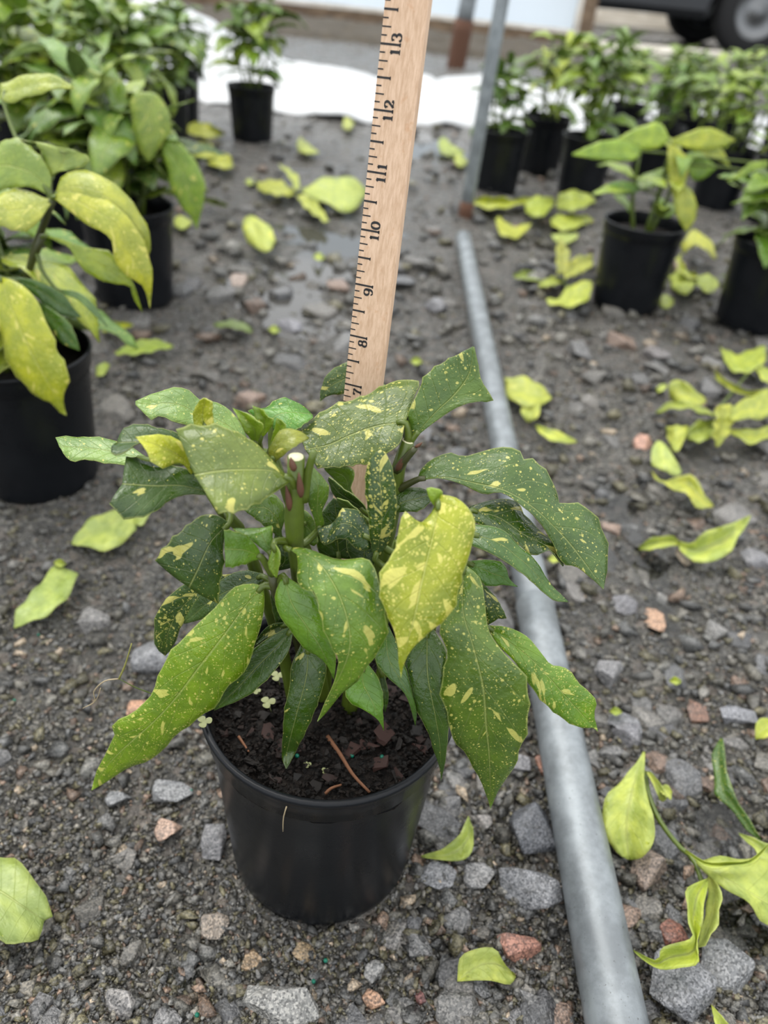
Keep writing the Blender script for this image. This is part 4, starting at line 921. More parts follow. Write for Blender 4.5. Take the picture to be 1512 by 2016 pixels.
for wx in (tx, tx+3.15):
    for wy in (y0+.02, y1-.22):
        prof = [(.20, 0), (.30, 0), (.335, .03), (.345, .06), (.345, .16), (.335, .19), (.30, .22), (.20, .22)]
        v, f = lathe(prof, 36); v = [(wx+a, wy+c, .335+b) for a, b, c in v]; ty_ = part('tyre', mesh('tyre', v, f), truck, [RUBBER])
        v, f = lathe([(0, .05), (.05, .045), (.06, .06), (.17, .07), (.19, .03), (.205, .02), (.205, .2), (0, .2)], 36); v = [(wx+a, wy+c, .335+b) for a, b, c in v]; part('wheel_rim', mesh('wheel_rim', v, f), ty_, [CHROME])

# ==================================================================== background plants
def proto_leaf(droop, wid, fold, seed, base_up=0.):
    n = 11; s = np.linspace(0, 1, n); th = base_up-droop*s**1.1; d = np.stack([0*s, np.cos(th), np.sin(th)], -1)
    M = np.vstack([[0, 0, 0], np.cumsum((d[1:]+d[:-1])/2*(1/(n-1)), axis=0)])
    wv = wid*np.clip(np.sin(np.pi*np.clip(s*.97+.03, 0, 1)**.78), 0, 1)**.85; wv[-1] = .004; wv[0] = .02
    up = np.stack([0*s, -np.sin(th), np.cos(th)], -1); ex = np.array([1., 0, 0])
    Lr = M-ex*wv[:, None]*math.cos(fold)+up*wv[:, None]*math.sin(fold); Rr = M+ex*wv[:, None]*math.cos(fold)+up*wv[:, None]*math.sin(fold)
    me = leaf_rows(Lr, M, Rr, up=(0, -math.sin(base_up-droop/2), math.cos(base_up-droop/2)), m=2, thick=.006, ripple=.02, seed=seed, bulge=.08)
    # rescale cm uv: mesh is unit length, about 11 cm when placed
    uvl = me.uv_layers['cm'].data; a = np.empty(len(uvl)*2, np.float32); uvl.foreach_get('uv', a); a = a.reshape(-1, 2); a[:, 0] = 50+(a[:, 0]-50)*.11; a[:, 1] = seed*3.3+(a[:, 1]-a[:, 1].min())*.11; uvl.foreach_set('uv', a.ravel())
    me.materials.append(LEAF); me.materials.append(LEAFU); me.polygons.foreach_set('use_smooth', np.ones(len(me.polygons), bool)); return me
PROTO = [proto_leaf(d, w_, fo, 40+i) for i, (d, w_, fo) in enumerate([(.5, .19, .15), (.9, .21, .1), (1.3, .20, .2), (1.7, .20, .05), (2.1, .19, .15), (.7, .17, .35), (1.5, .22, .0), (1.1, .18, -.1)])]
PALB = [(.10, .22, .03), (.16, .29, .03), (.24, .36, .04), (.33, .42, .06), (.06, .15, .025), (.13, .26, .06), (.045, .11, .02)]
def grow(t, seed, nst=5, hgt=(.10, .17), pal=PALB, dens=1., lsize=(.085, .125), lean=(0, 0)):
    r = random.Random(seed)
    for i in range(nst):
        az = 2*math.pi*i/nst+r.uniform(-.4, .4); rb = r.uniform(.006, .022); h = r.uniform(*hgt); sp = r.uniform(.01, .045)
        b = np.array([rb*math.cos(az), rb*math.sin(az), SOILZ-.004]); tp = b+np.array([sp*math.cos(az)+lean[0]*h, sp*math.sin(az)+lean[1]*h, h]); mid = (b+tp)/2+np.array([.25*sp*math.cos(az), .25*sp*math.sin(az), 0])
        P = spline([b, mid, tp], 8); v, f = tube(P, np.linspace(.0040, .0024, 8), 7); me = mesh('stem', v, f); me.materials.append(STEM); me.polygons.foreach_set('use_smooth', np.ones(len(f), bool)); child('stem', me, t)
        a0 = r.uniform(0, 6.28)
        nodes = [(.42, 1, 2), (.62, 2, 2), (.80, 2, 2), (.93, 2, 3), (1.0, 3, 3)]
        for fr, k0, k1 in nodes:
            k = r.randint(k0, k1); a0 += 1.57
            if r.random() > dens: continue
            q = P[int(fr*7)]
            for j in range(k):
                a = a0+2*math.pi*j/k+r.uniform(-.35, .35); L = r.uniform(*lsize)*(1 if fr < .99 else r.uniform(.55, .95))
                c = r.choice(pal); kk = r.uniform(.85, 1.15)
                o = child('leaf', r.choice(PROTO), t, tuple(q), (c[0]*kk, c[1]*kk, c[2]*kk, r.uniform(.25, .6)))
                el = r.uniform(.1, .7) if fr < .99 else r.uniform(.5, 1.1)
                o.rotation_euler = (el, r.uniform(-.35, .35), a-math.pi/2); o.scale = (L, L, L)
L1C = (-.371, .675); 
def spot_(px, py, dy=0.): q = G(px, py); return (q[0], q[1]+dy)
LG = 'potted aucubas crowded along the left of the yard'; RG = 'potted aucubas standing at the right of the yard'
bgp = []
def bgplant(pos, lab, grp, seed, **k):
    t = new_potted(pos[0], pos[1], lab, grp); EX.append((pos[0], pos[1], .06)); grow(t, seed, **k); bgp.append(t); return t
# left row
L1 = bgplant(L1C, 'large-leaved yellow spotted aucuba in black pot left of the central pot', LG, 1, nst=4, hgt=(.08, .15), lean=(-.25, .1), dens=.8)
L2 = bgplant((-.432, 1.19), 'leafy aucuba in black pot right behind the large-leaved yellow plant', LG, 2, nst=7, hgt=(.12, .20), lsize=(.09, .13), pal=[PALB[1], PALB[2], PALB[5], PALB[0], PALB[6]])
bgplant((-.70, 2.30), 'green aucuba in grey-sheened black pot behind the left row', LG, 3, nst=6, hgt=(.14, .22), pal=[PALB[0], PALB[4], PALB[5], PALB[1]])
bgplant((-.76, 2.66), 'green aucuba in black pot between the left row and the lone far plant', LG, 4, nst=6, hgt=(.14, .22), pal=[PALB[0], PALB[4], PALB[1]])
bgplant(spot_(497, 276), 'lone narrow aucuba in black pot in front of the white ground cloth', None, 5, nst=6, hgt=(.17, .25), lsize=(.09, .13), pal=[PALB[0], PALB[1], PALB[2], PALB[5]])
hidden = 'green aucuba packed deep inside the left row of plants'
HL = ['lush pale green aucuba between the large-leaved yellow plant and the second left plant', 'lush green aucuba directly behind the second left plant', 'bright aucuba beside the grey-sheened pot in the left row', 'tall aucuba deep inside the left row next to the bright one',
      'far green aucuba in the left row near the grey-sheened pot', 'farthest aucuba of the left row before the white cloth', 'tall aucuba on the outer side of the left row']
for i, p_ in enumerate([(-.66, 1.00), (-.66, 1.45), (-.66, 1.85), (-.95, 1.95), (-1.02, 2.45), (-1.08, 2.85), (-.92, 1.33)]):
    bgplant(p_, HL[i], LG, 20+i, nst=6, hgt=(.16, .24), lsize=(.10, .14), pal=[PALB[1], PALB[2], PALB[5], PALB[0], PALB[2]])
# right group
R1 = bgplant(spot_(1228, 600), 'open yellow-leaved aucuba in black pot standing forward of the right group', RG, 50, nst=2, hgt=(.10, .14), pal=[PALB[2], PALB[1], PALB[3]], dens=.55, lsize=(.07, .10))
R2 = bgplant((.615, 1.345), 'aucuba in black pot cut by the right picture edge beside the forward plant', RG, 51, nst=4, hgt=(.10, .15), pal=[PALB[0], PALB[1]])
R2['label'] = 'sparse green aucuba in black pot to the right of the forward yellow-leaved one'
bgplant(spot_(972, 374), 'aucuba in black pot right behind the upright frame pole', RG, 52, nst=4, hgt=(.12, .17), lsize=(.07, .10), pal=[PALB[0], PALB[1], PALB[4]])
bgplant(spot_(1058, 338), 'yellowish aucuba in black pot second behind the frame pole', RG, 53, nst=5, hgt=(.15, .22), lsize=(.07, .10), pal=[PALB[1], PALB[2], PALB[3]])
bgplant(spot_(1138, 386), 'tall bushy green aucuba in black pot behind the forward yellow-leaved one', RG, 54, nst=6, hgt=(.17, .24), lsize=(.08, .11), pal=[PALB[0], PALB[1], PALB[2]])
bgplant(spot_(1402, 408), 'yellow-green aucuba in black pot close behind the forward one', RG, 55, nst=5, hgt=(.14, .20), lsize=(.07, .10), pal=[PALB[1], PALB[2]], dens=.8)
bgplant(spot_(1512, 436), 'aucuba in black pot behind the sparse green one', RG, 56, nst=5, hgt=(.13, .19), lsize=(.07, .10), pal=[PALB[1], PALB[2], PALB[3]], dens=.8)
for i, (px, py) in enumerate([(1215, 300), (1345, 330), (1425, 308), (1525, 322), (1318, 282), (1275, 352)]):
    bgplant(spot_(px, py), ['yellow-green aucuba behind the bushy green one, left end of the back row', 'yellow-green aucuba in the back row nearest the timber pile', 'yellow-green aucuba in the back row in front of the dark vehicle', 'yellow-green aucuba at the end of the back row below the tyre', 'small aucuba in the last row beside the white cloth', 'aucuba squeezed between the bushy green and the forward yellow-leaved plant'][i], RG, 70+i, nst=5, hgt=(.13, .20), lsize=(.07, .10), pal=[PALB[1], PALB[2], PALB[0]], dens=.9)

def TP(t, potc, *a, **k):
    _sd[0] += 1; return traced_leaf(t, *a, pot=np.array(potc), seed=_sd[0], **k)
# traced leaves on the near left plant
sL = [np.array([L1C[0]+a, L1C[1]+b, .125+c]) for a, b, c in ((0, 0, 0), (.01, -.01, .05), (.03, -.02, .1), (-.02, 0, .1))]
KW = dict(n=20, stems=None, ripple=.001)
stL = []
def stemL(px, py, yo, crop):
    (a, b), = cpx(crop, [(px, py)]); q = YP(a, b, L1C[1]-yo/100); P = spline([np.array([L1C[0], L1C[1], SOILZ-.004]), (np.array([L1C[0], L1C[1], SOILZ])+q)/2+np.array([0, 0, .02]), q], 10)
    v, f = tube(P, np.linspace(.0042, .0028, 10), 8); part('stem', mesh('stem', v, f), L1, [DARKSTEM]); stL.append(P)
stemL(255, 955, 4, 'F'); stemL(205, 1135, 4, 'F'); stemL(0, 545, 6, 'E')
KW['stems'] = stL
YL = (.42, .47, .06); YL2 = (.36, .42, .07)
TP(L1, L1C, 'F', [(265, 930), (300, 850), (400, 815), (500, 850), (600, 930), (670, 1020), (715, 1100), (722, 1200), (712, 1235)], None, [(265, 945), (350, 960), (450, 1000), (540, 1060), (620, 1130), (680, 1200), (712, 1240)], (4, 5, 4), (-1.5, .5), YL2, .45, **KW)
TP(L1, L1C, 'F', [(250, 940), (330, 903), (430, 912), (520, 960), (600, 1030), (680, 1140), (718, 1240), (732, 1330), (720, 1480)], None, [(255, 950), (330, 1010), (420, 1080), (520, 1130), (545, 1200), (560, 1270), (620, 1330), (690, 1380), (720, 1480)], (4.2, 6.5, 6), (-1, .5), YL, .6, **KW)
TP(L1, L1C, 'F', [(210, 1128), (300, 1148), (400, 1185), (520, 1205), (570, 1270), (640, 1360), (685, 1500)], None, [(212, 1135), (320, 1180), (380, 1270), (450, 1330), (560, 1365), (620, 1370), (640, 1430), (682, 1500)], (4.5, 5.8, 5.5), (-.6, .3), (.27, .37, .03), .25, **KW)
TP(L1, L1C, 'E', [(20, 540), (100, 565), (180, 620), (240, 700), (290, 820), (340, 910), (360, 1010), (410, 1090), (442, 1180), (430, 1235), (402, 1320), (425, 1425)], [(0, 545), (80, 750), (180, 980), (300, 1200), (425, 1425)], [(-30, 560), (-50, 700), (-20, 850), (10, 930), (50, 1080), (130, 1200), (250, 1310), (330, 1342), (372, 1400), (425, 1425)], (6.5, 9.5, 9.8), (-.4, -.4), (.40, .46, .03), .55, n=24, stems=stL)
TP(L1, L1C, 'F', [(255, 955), (200, 945), (100, 905), (0, 935), (-120, 980)], None, [(255, 965), (230, 1000), (190, 1060), (100, 1110), (0, 1080), (-120, 1010)], (4, 5, 5.5), (-1.5, 1), YL2, .6, **KW)
TP(L1, L1C, 'F', [(235, 935), (245, 850), (200, 760), (120, 690), (70, 665), (0, 680)], None, [(228, 935), (150, 900), (60, 900), (0, 915), (-80, 930)], (3.5, 3, 2.5), (-1, .8), (.22, .33, .06), .3, **KW)
TP(L1, L1C, 'F', [(240, 900), (200, 770), (180, 690), (80, 665)], None, [(250, 830), (300, 820), (405, 800), (410, 740), (300, 730)], (2.5, 2, 1.5), (0, .5), (.26, .36, .09), .35, **KW)
TP(L1, L1C, 'F', [(0, 400), (90, 370), (180, 350), (270, 365), (355, 415)], None, [(0, 480), (60, 490), (150, 460), (260, 430), (355, 425)], (-2, -2, -2), (-.8, .8), (.28, .36, .05), .4, **KW)
TP(L1, L1C, 'E', [(90, 535), (250, 565), (400, 645), (470, 735), (520, 790)], None, [(110, 580), (250, 680), (330, 760), (450, 790), (520, 797)], (5.5, 6, 6), (-.3, .4), (.05, .13, .02), .2, **KW)
TP(L1, L1C, 'E', [(230, 680), (350, 755), (440, 830), (490, 930), (510, 1005)], None, [(225, 700), (270, 790), (330, 880), (410, 970), (510, 1010)], (6, 7.2, 7.5), (-.2, .3), (.06, .15, .02), .35, **KW)
TP(L1, L1C, 'E', [(370, 615), (500, 635), (600, 715), (690, 850)], None, [(375, 640), (490, 680), (580, 760), (685, 858)], (5, 6.2, 6.8), (-.2, .2), (.10, .20, .07), .15, **KW)
# traced leaves on the second left plant
L2C = (-.432, 1.19)
sq = [np.array([L2C[0]+.03*t, L2C[1]-.02*t, SOILZ+.16*t]) for t in np.linspace(.3, 1, 8)]
KW2 = dict(n=16, stems=[sq], ripple=.001)
TP(L2, L2C, 'F', [(775, 690), (800, 668), (870, 690), (930, 770), (975, 850), (980, 950), (945, 1100)], [(780, 690), (850, 780), (900, 900), (945, 1100)], [(772, 700), (800, 800), (820, 900), (870, 990), (920, 1050), (940, 1100)], (6, 7.5, 8), (-.4, -.3), (.20, .34, .04), .5, **KW2)
TP(L2, L2C, 'F', [(690, 440), (750, 450), (800, 520), (820, 620), (780, 690), (715, 780)], None, [(660, 440), (625, 470), (635, 580), (650, 680), (690, 750), (712, 782)], (5, 6.5, 7), (-.3, -.3), (.22, .33, .06), .6, **KW2)
TP(L2, L2C, 'F', [(340, 480), (360, 400), (400, 330), (450, 340), (560, 380)], None, [(345, 485), (420, 475), (500, 440), (560, 385)], (2, 3, 4), (-.4, .5), (.30, .40, .16), .35, **KW2)
TP(L2, L2C, 'F', [(170, 200), (100, 215), (20, 290)], None, [(300, 240), (200, 240), (120, 260), (20, 300)], (-2, -3, -4), (-.3, .3), (.25, .37, .16), .2, **KW2)
TP(L2, L2C, 'F', [(330, 700), (250, 640), (215, 580), (300, 520), (430, 490)], None, [(340, 700), (360, 640), (400, 590), (430, 495)], (1, 1, 0), (-.2, .2), (.32, .42, .10), .3, **KW2)
# traced leaves on the forward right plant
R1C = spot_(1228, 600)
sr = [np.array([R1C[0]+.01, R1C[1], SOILZ+.13*t]) for t in np.linspace(.4, 1.1, 8)]
KW3 = dict(n=16, stems=[sr], ripple=.001)
TP(R1, R1C, 'R', [(970, 640), (880, 605), (790, 610), (670, 660)], None, [(965, 660), (930, 690), (830, 692), (670, 668)], (1, 2, 2.5), (-.5, .5), (.26, .42, .05), .15, **KW3)
TP(R1, R1C, 'R', [(1090, 600), (1050, 530), (950, 550), (850, 605)], None, [(1085, 610), (1030, 640), (950, 640), (850, 608)], (0, 0, 0), (-.8, .5), (.30, .44, .05), .2, **KW3)
TP(R1, R1C, 'R', [(1100, 600), (1170, 570), (1260, 550), (1370, 600)], None, [(1100, 615), (1180, 640), (1280, 640), (1370, 606)], (0, -.5, -1), (-.6, .5), (.36, .44, .04), .5, **KW3)
TP(R1, R1C, 'R', [(1085, 615), (1080, 680), (1090, 790), (1120, 900)], None, [(1100, 615), (1165, 680), (1165, 750), (1122, 905)], (1.5, 3, 3.2), (0, 0), (.38, .44, .05), .5, **KW3)
TP(R1, R1C, 'R', [(1110, 790), (1105, 850), (1120, 930), (1160, 1000)], None, [(1130, 780), (1190, 830), (1205, 920), (1165, 1000)], (2.5, 4.5, 5), (0, 0), (.38, .45, .07), .4, **KW3)
TP(R1, R1C, 'R', [(1170, 700), (1220, 670), (1295, 715)], None, [(1165, 720), (1190, 775), (1240, 765), (1295, 720)], (-.5, -1, -1.2), (-.3, .3), (.22, .38, .05), .2, **KW3)
TP(R1, R1C, 'R', [(1150, 600), (1240, 640), (1310, 640), (1350, 715)], None, [(1150, 620), (1230, 670), (1300, 690), (1348, 718)], (-1, -1.6, -2), (-.2, .2), (.42, .50, .14), .3, **KW3)
TP(R1, R1C, 'R', [(960, 800), (900, 780), (830, 790), (780, 830)], None, [(960, 820), (900, 840), (830, 830), (780, 832)], (.5, .5, .5), (-.3, .3), (.12, .26, .04), .2, **KW3)
for k_ in (0, 1): v, f = tube(spline([np.array([R1C[0]+.005, R1C[1], SOILZ-.004]), sr[3]+np.array([.004*k_, .006, 0]), sr[-1]+np.array([.006*k_, .006, .004])], 8), np.linspace(.004, .0026, 8), 8); part('stem', mesh('stem', v, f), R1, [STEM])
# right-edge plant leaf
TP(R2, (.615, 1.345), 'R', [(1510, 690), (1440, 700), (1390, 740), (1335, 775)], None, [(1512, 720), (1450, 735), (1400, 765), (1337, 780)], (0, 0, 0), (-.2, .2), (.28, .42, .06), .1, **KW3)
TP(R2, (.615, 1.345), 'R', [(1530, 740), (1460, 770), (1410, 820), (1398, 890)], None, [(1540, 770), (1500, 850), (1460, 870), (1400, 895)], (1, 2, 2.4), (-.2, .2), (.16, .30, .03), .3, **KW3)

# ==================================================================== fallen leaves and prunings
def ground_leaf(name, crop, L, M, R, z=(.006, .010, .004), e=(.004, .004), col=FALL, spot=.1, under=True, parent=None, n=14, seed=None, label=None, ripple=.0008, group=None):
    _sd[0] += 1
    Lp = spline(cpx(crop, L), n); Rp = spline(cpx(crop, R), n); Mp = spline(cpx(crop, M), n) if M else (Lp+Rp)/2
    rr_ = random.Random(_sd[0]*7+1); sz_ = min(1.6, np.linalg.norm(G(*Mp[0])-G(*Mp[-1]))/.07)
    z = tuple(q+rr_.uniform(0, .006)*sz_ for q in z); e = (e[0]+rr_.uniform(-.004, .009)*sz_, e[1]+rr_.uniform(-.004, .009)*sz_); ripple = max(ripple, .0016*sz_)
    s = np.linspace(0, 1, n); zz_ = z[0]*(1-s)*(1-2*s)+z[1]*4*s*(1-s)+z[2]*s*(2*s-1); wd = np.linalg.norm(Lp-Rp, axis=1); wn = wd/max(wd.max(), 1e-6)
    def to3(Q, ex):
        out = []
        for i in range(n):
            q = G(Q[i][0], Q[i][1], 0); g0 = max(float(gh(q[0], q[1])), -.003)
            out.append(G(Q[i][0], Q[i][1], max(zz_[i]+ex*wn[i], .0015)+g0*.6))
        return np.array(out)
    L3, M3, R3_ = to3(Lp, e[0]), to3(Mp, 0), to3(Rp, e[1])
    me = leaf_rows(L3, M3, R3_, up=(0, 0, -1) if under else (0, 0, 1), seed=_sd[0], bulge=-.04 if under else .05, ripple=ripple, m=3)
    o = part(name, me, parent, [LEAF, LEAFU], color=(*col, spot))
    if label: tag(o, label, 'leaf', group)
    return o
def GL(label, *a, **k): return ground_leaf('fallen_leaf', *a, label=label, **k)
GL('pale green fallen leaf lying underside up on grit, left of the central pot base', 'P', [(88, 1812), (104, 1800), (70, 1735), (30, 1690), (0, 1688), (-70, 1690)], [(88, 1813), (40, 1782), (0, 1755), (-90, 1710)], [(86, 1815), (75, 1850), (30, 1858), (0, 1851), (-90, 1790)], col=(.30, .40, .12), spot=.45, z=(.012, .014, .010), e=(-.002, -.008))
GL('slim pale green fallen leaf on grit, alone below the cut-off pale leaf', 'P', [(108, 1113), (65, 1165), (35, 1200), (27, 1236)], None, [(155, 1130), (130, 1180), (85, 1215), (29, 1237)], col=(.36, .48, .16))
GL('broad pale cut fallen leaf under the shiny dark leaf of the central plant', 'P', [(255, 1000), (190, 1015), (155, 1045), (141, 1070)], [(265, 1010), (210, 1035), (141, 1071)], [(268, 1045), (220, 1083), (180, 1079), (142, 1072)], col=(.44, .55, .18), e=(.004, .001))
GL('small pale scrap of fallen leaf touching the broad pale cut leaf', 'P', [(255, 1015), (270, 1002), (296, 1000)], None, [(262, 1030), (280, 1035), (296, 1008)], col=(.44, .55, .2), n=8)
GL('crescent shaped fallen leaf standing against the right of the central pot', 'P', [(921, 1606), (906, 1640), (872, 1670), (829, 1684)], None, [(930, 1628), (932, 1665), (915, 1692), (880, 1694), (830, 1688)], z=(.02, .012, .006), e=(.004, -.003), col=(.36, .46, .10))
GL('half fallen leaf lying against the pink granite stone', 'P', [(900, 1931), (906, 1885), (940, 1867), (976, 1868), (992, 1896), (1015, 1921)], [(900, 1930), (940, 1902), (975, 1897), (1012, 1915)], [(900, 1932), (960, 1930), (1000, 1938), (1015, 1923)], col=(.46, .54, .13), e=(.008, .001))
GL('curled dark green fallen leaf with yellow blotch beside the dark puddle', 'K', [(1280, 375), (1240, 450), (1250, 560), (1250, 650), (1330, 720), (1400, 820), (1480, 880)], None, [(1292, 380), (1305, 480), (1322, 580), (1362, 680), (1420, 770), (1482, 876)], col=(.06, .14, .02), spot=.5, under=False, z=(.02, .022, .01), e=(-.008, -.004))
GL('pale leaf tip lying near the end of the curled dark green leaf', 'K', [(1368, 840), (1450, 868), (1512, 895), (1580, 930)], None, [(1372, 850), (1440, 915), (1490, 975), (1580, 985)], col=(.38, .48, .14))
GL('small yellow-green fallen leaf above the curled dark green leaf', 'K', [(1450, 380), (1455, 300), (1500, 280), (1545, 300)], None, [(1452, 386), (1500, 378), (1530, 360), (1550, 310)], col=(.5, .56, .06), n=8)
GL('yellow leaf tip sticking up at the bottom beside the pipe', 'K', [(1235, 1680), (1245, 1730), (1260, 1800)], None, [(1238, 1680), (1290, 1735), (1350, 1800)], col=(.5, .58, .12), n=8)
GL('folded yellow-green fallen leaf, upper half of the bent pair near the puddle', 'H', [(835, 790), (835, 700), (870, 645), (930, 680), (970, 750), (1010, 820)], None, [(850, 795), (900, 815), (950, 840), (985, 850), (1008, 830)], col=(.46, .56, .17), z=(.01, .016, .012), e=(.006, -.003))
GL('long yellow fallen leaf, lower half of the bent pair near the puddle', 'H', [(835, 815), (900, 880), (1000, 852), (1060, 832), (1130, 930), (1195, 1020)], None, [(838, 830), (860, 872), (940, 912), (1040, 962), (1115, 1040), (1190, 1030)], col=(.46, .50, .05), z=(.006, .012, .005), e=(.006, 0))
GL('narrow curved fallen leaf beside the narrow puddle', 'H', [(760, 1265), (830, 1210), (960, 1198), (1000, 1240)], None, [(765, 1280), (830, 1278), (900, 1265), (998, 1250)], col=(.44, .52, .10), z=(.004, .014, .01))
GL('pointed pale fallen leaf raised at its tip, right of the narrow puddle', 'H', [(985, 1225), (1060, 1240), (1150, 1170), (1280, 1130), (1410, 1075)], None, [(990, 1240), (1010, 1290), (1080, 1342), (1150, 1356), (1250, 1320), (1290, 1290), (1360, 1175), (1412, 1080)], col=(.46, .56, .14), z=(.006, .014, .03), e=(.01, -.002))
GL('broad bent yellow leaf touching the right side of the pipe', 'H', [(-20, 280), (100, 272), (200, 330), (258, 395)], None, [(-10, 380), (60, 430), (150, 450), (250, 405)], col=(.46, .52, .08), spot=.3)
GL('short yellow leaf under the broad bent one at the pipe', 'H', [(80, 440), (75, 480), (110, 535)], None, [(190, 420), (180, 500), (130, 535)], col=(.44, .50, .08), n=8)
GL('slim pale yellow leaf below the broad bent one near the pipe', 'H', [(160, 550), (230, 570), (320, 600), (400, 645)], None, [(165, 570), (200, 615), (300, 655), (398, 655)], col=(.50, .58, .10))
GL('round yellow leaf on the wet path left of the ruler', 'P', [(482, 465), (478, 435), (495, 425), (530, 445), (542, 470)], None, [(490, 480), (510, 492), (530, 495), (542, 475)], col=(.52, .60, .12), z=(.006, .02, .02), e=(.01, .0))
GL('dark narrow leaf on the wet path left of the round yellow one', 'P', [(420, 638), (450, 630), (480, 635), (497, 650)], None, [(422, 644), (455, 645), (480, 652), (496, 656)], col=(.10, .17, .03), n=8)
GL('slender green-yellow leaf on the path behind the near left pot', 'P', [(226, 694), (262, 675), (300, 668), (342, 680)], None, [(228, 698), (270, 698), (310, 690), (341, 684)], col=(.30, .42, .03))
GL('yellow leaf sliver at the rim of the near left pot', 'P', [(200, 640), (230, 634), (262, 638)], None, [(202, 654), (230, 652), (262, 642)], col=(.46, .52, .02), n=8)
GL('green leaf scrap beside the near left pot wall', 'P', [(190, 722), (205, 714), (216, 718)], None, [(190, 742), (205, 738), (214, 724)], col=(.34, .44, .06), n=8)
GL('yellow leaf on the path in front of the lone far plant', 'P', [(583, 285), (590, 270), (605, 282), (628, 300)], None, [(588, 298), (605, 303), (627, 302)], col=(.5, .58, .12), n=8)
GL('small yellow leaf near the white ground cloth', 'P', [(674, 250), (680, 230), (696, 240)], None, [(676, 254), (688, 256), (697, 245)], col=(.5, .56, .14), n=8)
GL('yellow leaf right of the ruler below the film wall pole', 'P', [(862, 285), (870, 268), (890, 285), (915, 300)], None, [(866, 300), (885, 308), (914, 304)], col=(.36, .46, .08), n=8)
GL('yellow leaf at the foot of the frame pole', 'P', [(893, 310), (903, 302), (922, 318)], None, [(895, 322), (908, 330), (921, 322)], col=(.44, .52, .06), n=8)
GL('curled yellow leaf just right of the pipe end', 'P', [(975, 432), (985, 428), (1010, 445), (1047, 438)], None, [(978, 450), (990, 464), (1020, 468), (1045, 444)], col=(.5, .54, .04), z=(.01, .012, .02), e=(.01, .004))
GL('long yellow leaf behind the pipe end, under the pot by the frame pole', 'P', [(930, 392), (970, 388), (1010, 392), (1050, 388)], None, [(932, 404), (970, 412), (1010, 406), (1050, 396)], col=(.48, .54, .04))
GL('yellow-green leaf between the pot by the pole and the forward pot', 'P', [(1032, 398), (1060, 386), (1092, 392)], None, [(1036, 420), (1065, 428), (1090, 404)], col=(.42, .52, .05), n=10)
GL('upright yellow leaf leaning beside the bushy green plant pot', 'P', [(1095, 405), (1105, 380), (1140, 376), (1172, 392)], None, [(1098, 412), (1130, 415), (1172, 398)], col=(.34, .42, .03), z=(.01, .03, .03), e=(.015, 0))
GL('yellow leaf lying below the bushy green plant pot', 'P', [(1083, 430), (1108, 422), (1148, 424), (1168, 431)], None, [(1086, 445), (1113, 455), (1138, 447), (1168, 436)], col=(.44, .52, .06))
GL('pale leaf in front of the bushy green plant pot', 'P', [(1085, 462), (1110, 460), (1138, 460)], None, [(1090, 474), (1115, 480), (1138, 468)], col=(.46, .56, .2), n=8)
GL('dark olive leaf left of the forward pot', 'P', [(1010, 540), (1040, 532), (1078, 548)], None, [(1012, 547), (1045, 552), (1078, 556)], col=(.22, .30, .03), n=8)
for i, (a, b) in enumerate(((362, 240), (365, 280), (400, 300))):
    GL(['yellow leaf by the grey-sheened pot in the left row', 'yellow leaf lying second from the grey-sheened left pot', 'small yellow leaf on the path beyond the second left plant'][i], 'P', [(a, b+12), (a+25, b), (a+55, b+6), (a+82-30*(i > 0), b+22)], None, [(a, b+18), (a+30, b+30), (a+60, b+32), (a+80-30*(i > 0), b+25)], col=(.46, .50, .03), n=8)
GL('yellow leaf near the pot of the second left plant', 'P', [(342, 432), (355, 424), (378, 436)], None, [(344, 446), (360, 452), (377, 442)], col=(.46, .54, .10), n=8)
GL('narrow olive leaf beside the second left plant', 'P', [(400, 388), (425, 392), (450, 404)], None, [(400, 396), (425, 404), (448, 408)], col=(.20, .28, .03), n=8)
for i, (px, py) in enumerate(((628, 505), (540, 648), (820, 710), (1090, 1080+20), (118, 1108), (1330, 1340), (700, 1585+470), (1212, 1400))):
    if i == 6: continue
    GL(['tiny yellow leaf scrap on the wet path', 'tiny yellow leaf scrap beside the flat path stone', 'tiny green leaf scrap behind the upper right leaf', 'tiny green scrap right of the pipe', 'tiny scrap beside the slim pale green leaf', 'tiny green scrap by the long brown slab', '', 'tiny green scrap near the grey stones by the pipe'][i],
       'P', [(px-12, py), (px, py-8), (px+12, py+2)], None, [(px-12, py+2), (px, py+9), (px+12, py+4)], col=(.44, .54, .10), n=6)
def twigthing(label, basepx, leaves, stems_, z=.01):
    t = empty('pruned_twig', G(*basepx)); tag(t, label, 'twig')
    for crop, pts, r, zs in stems_:
        P = [G(a, b, zz_) for (a, b), zz_ in zip(cpx(crop, pts), zs)]; v, f = tube(spline(P, 14), np.linspace(r, r*.8, 14), 8); part('stem', mesh('stem', v, f), t, [STEM])
    for a, k in leaves: ground_leaf('leaf', *a, parent=t, **k)
    return t
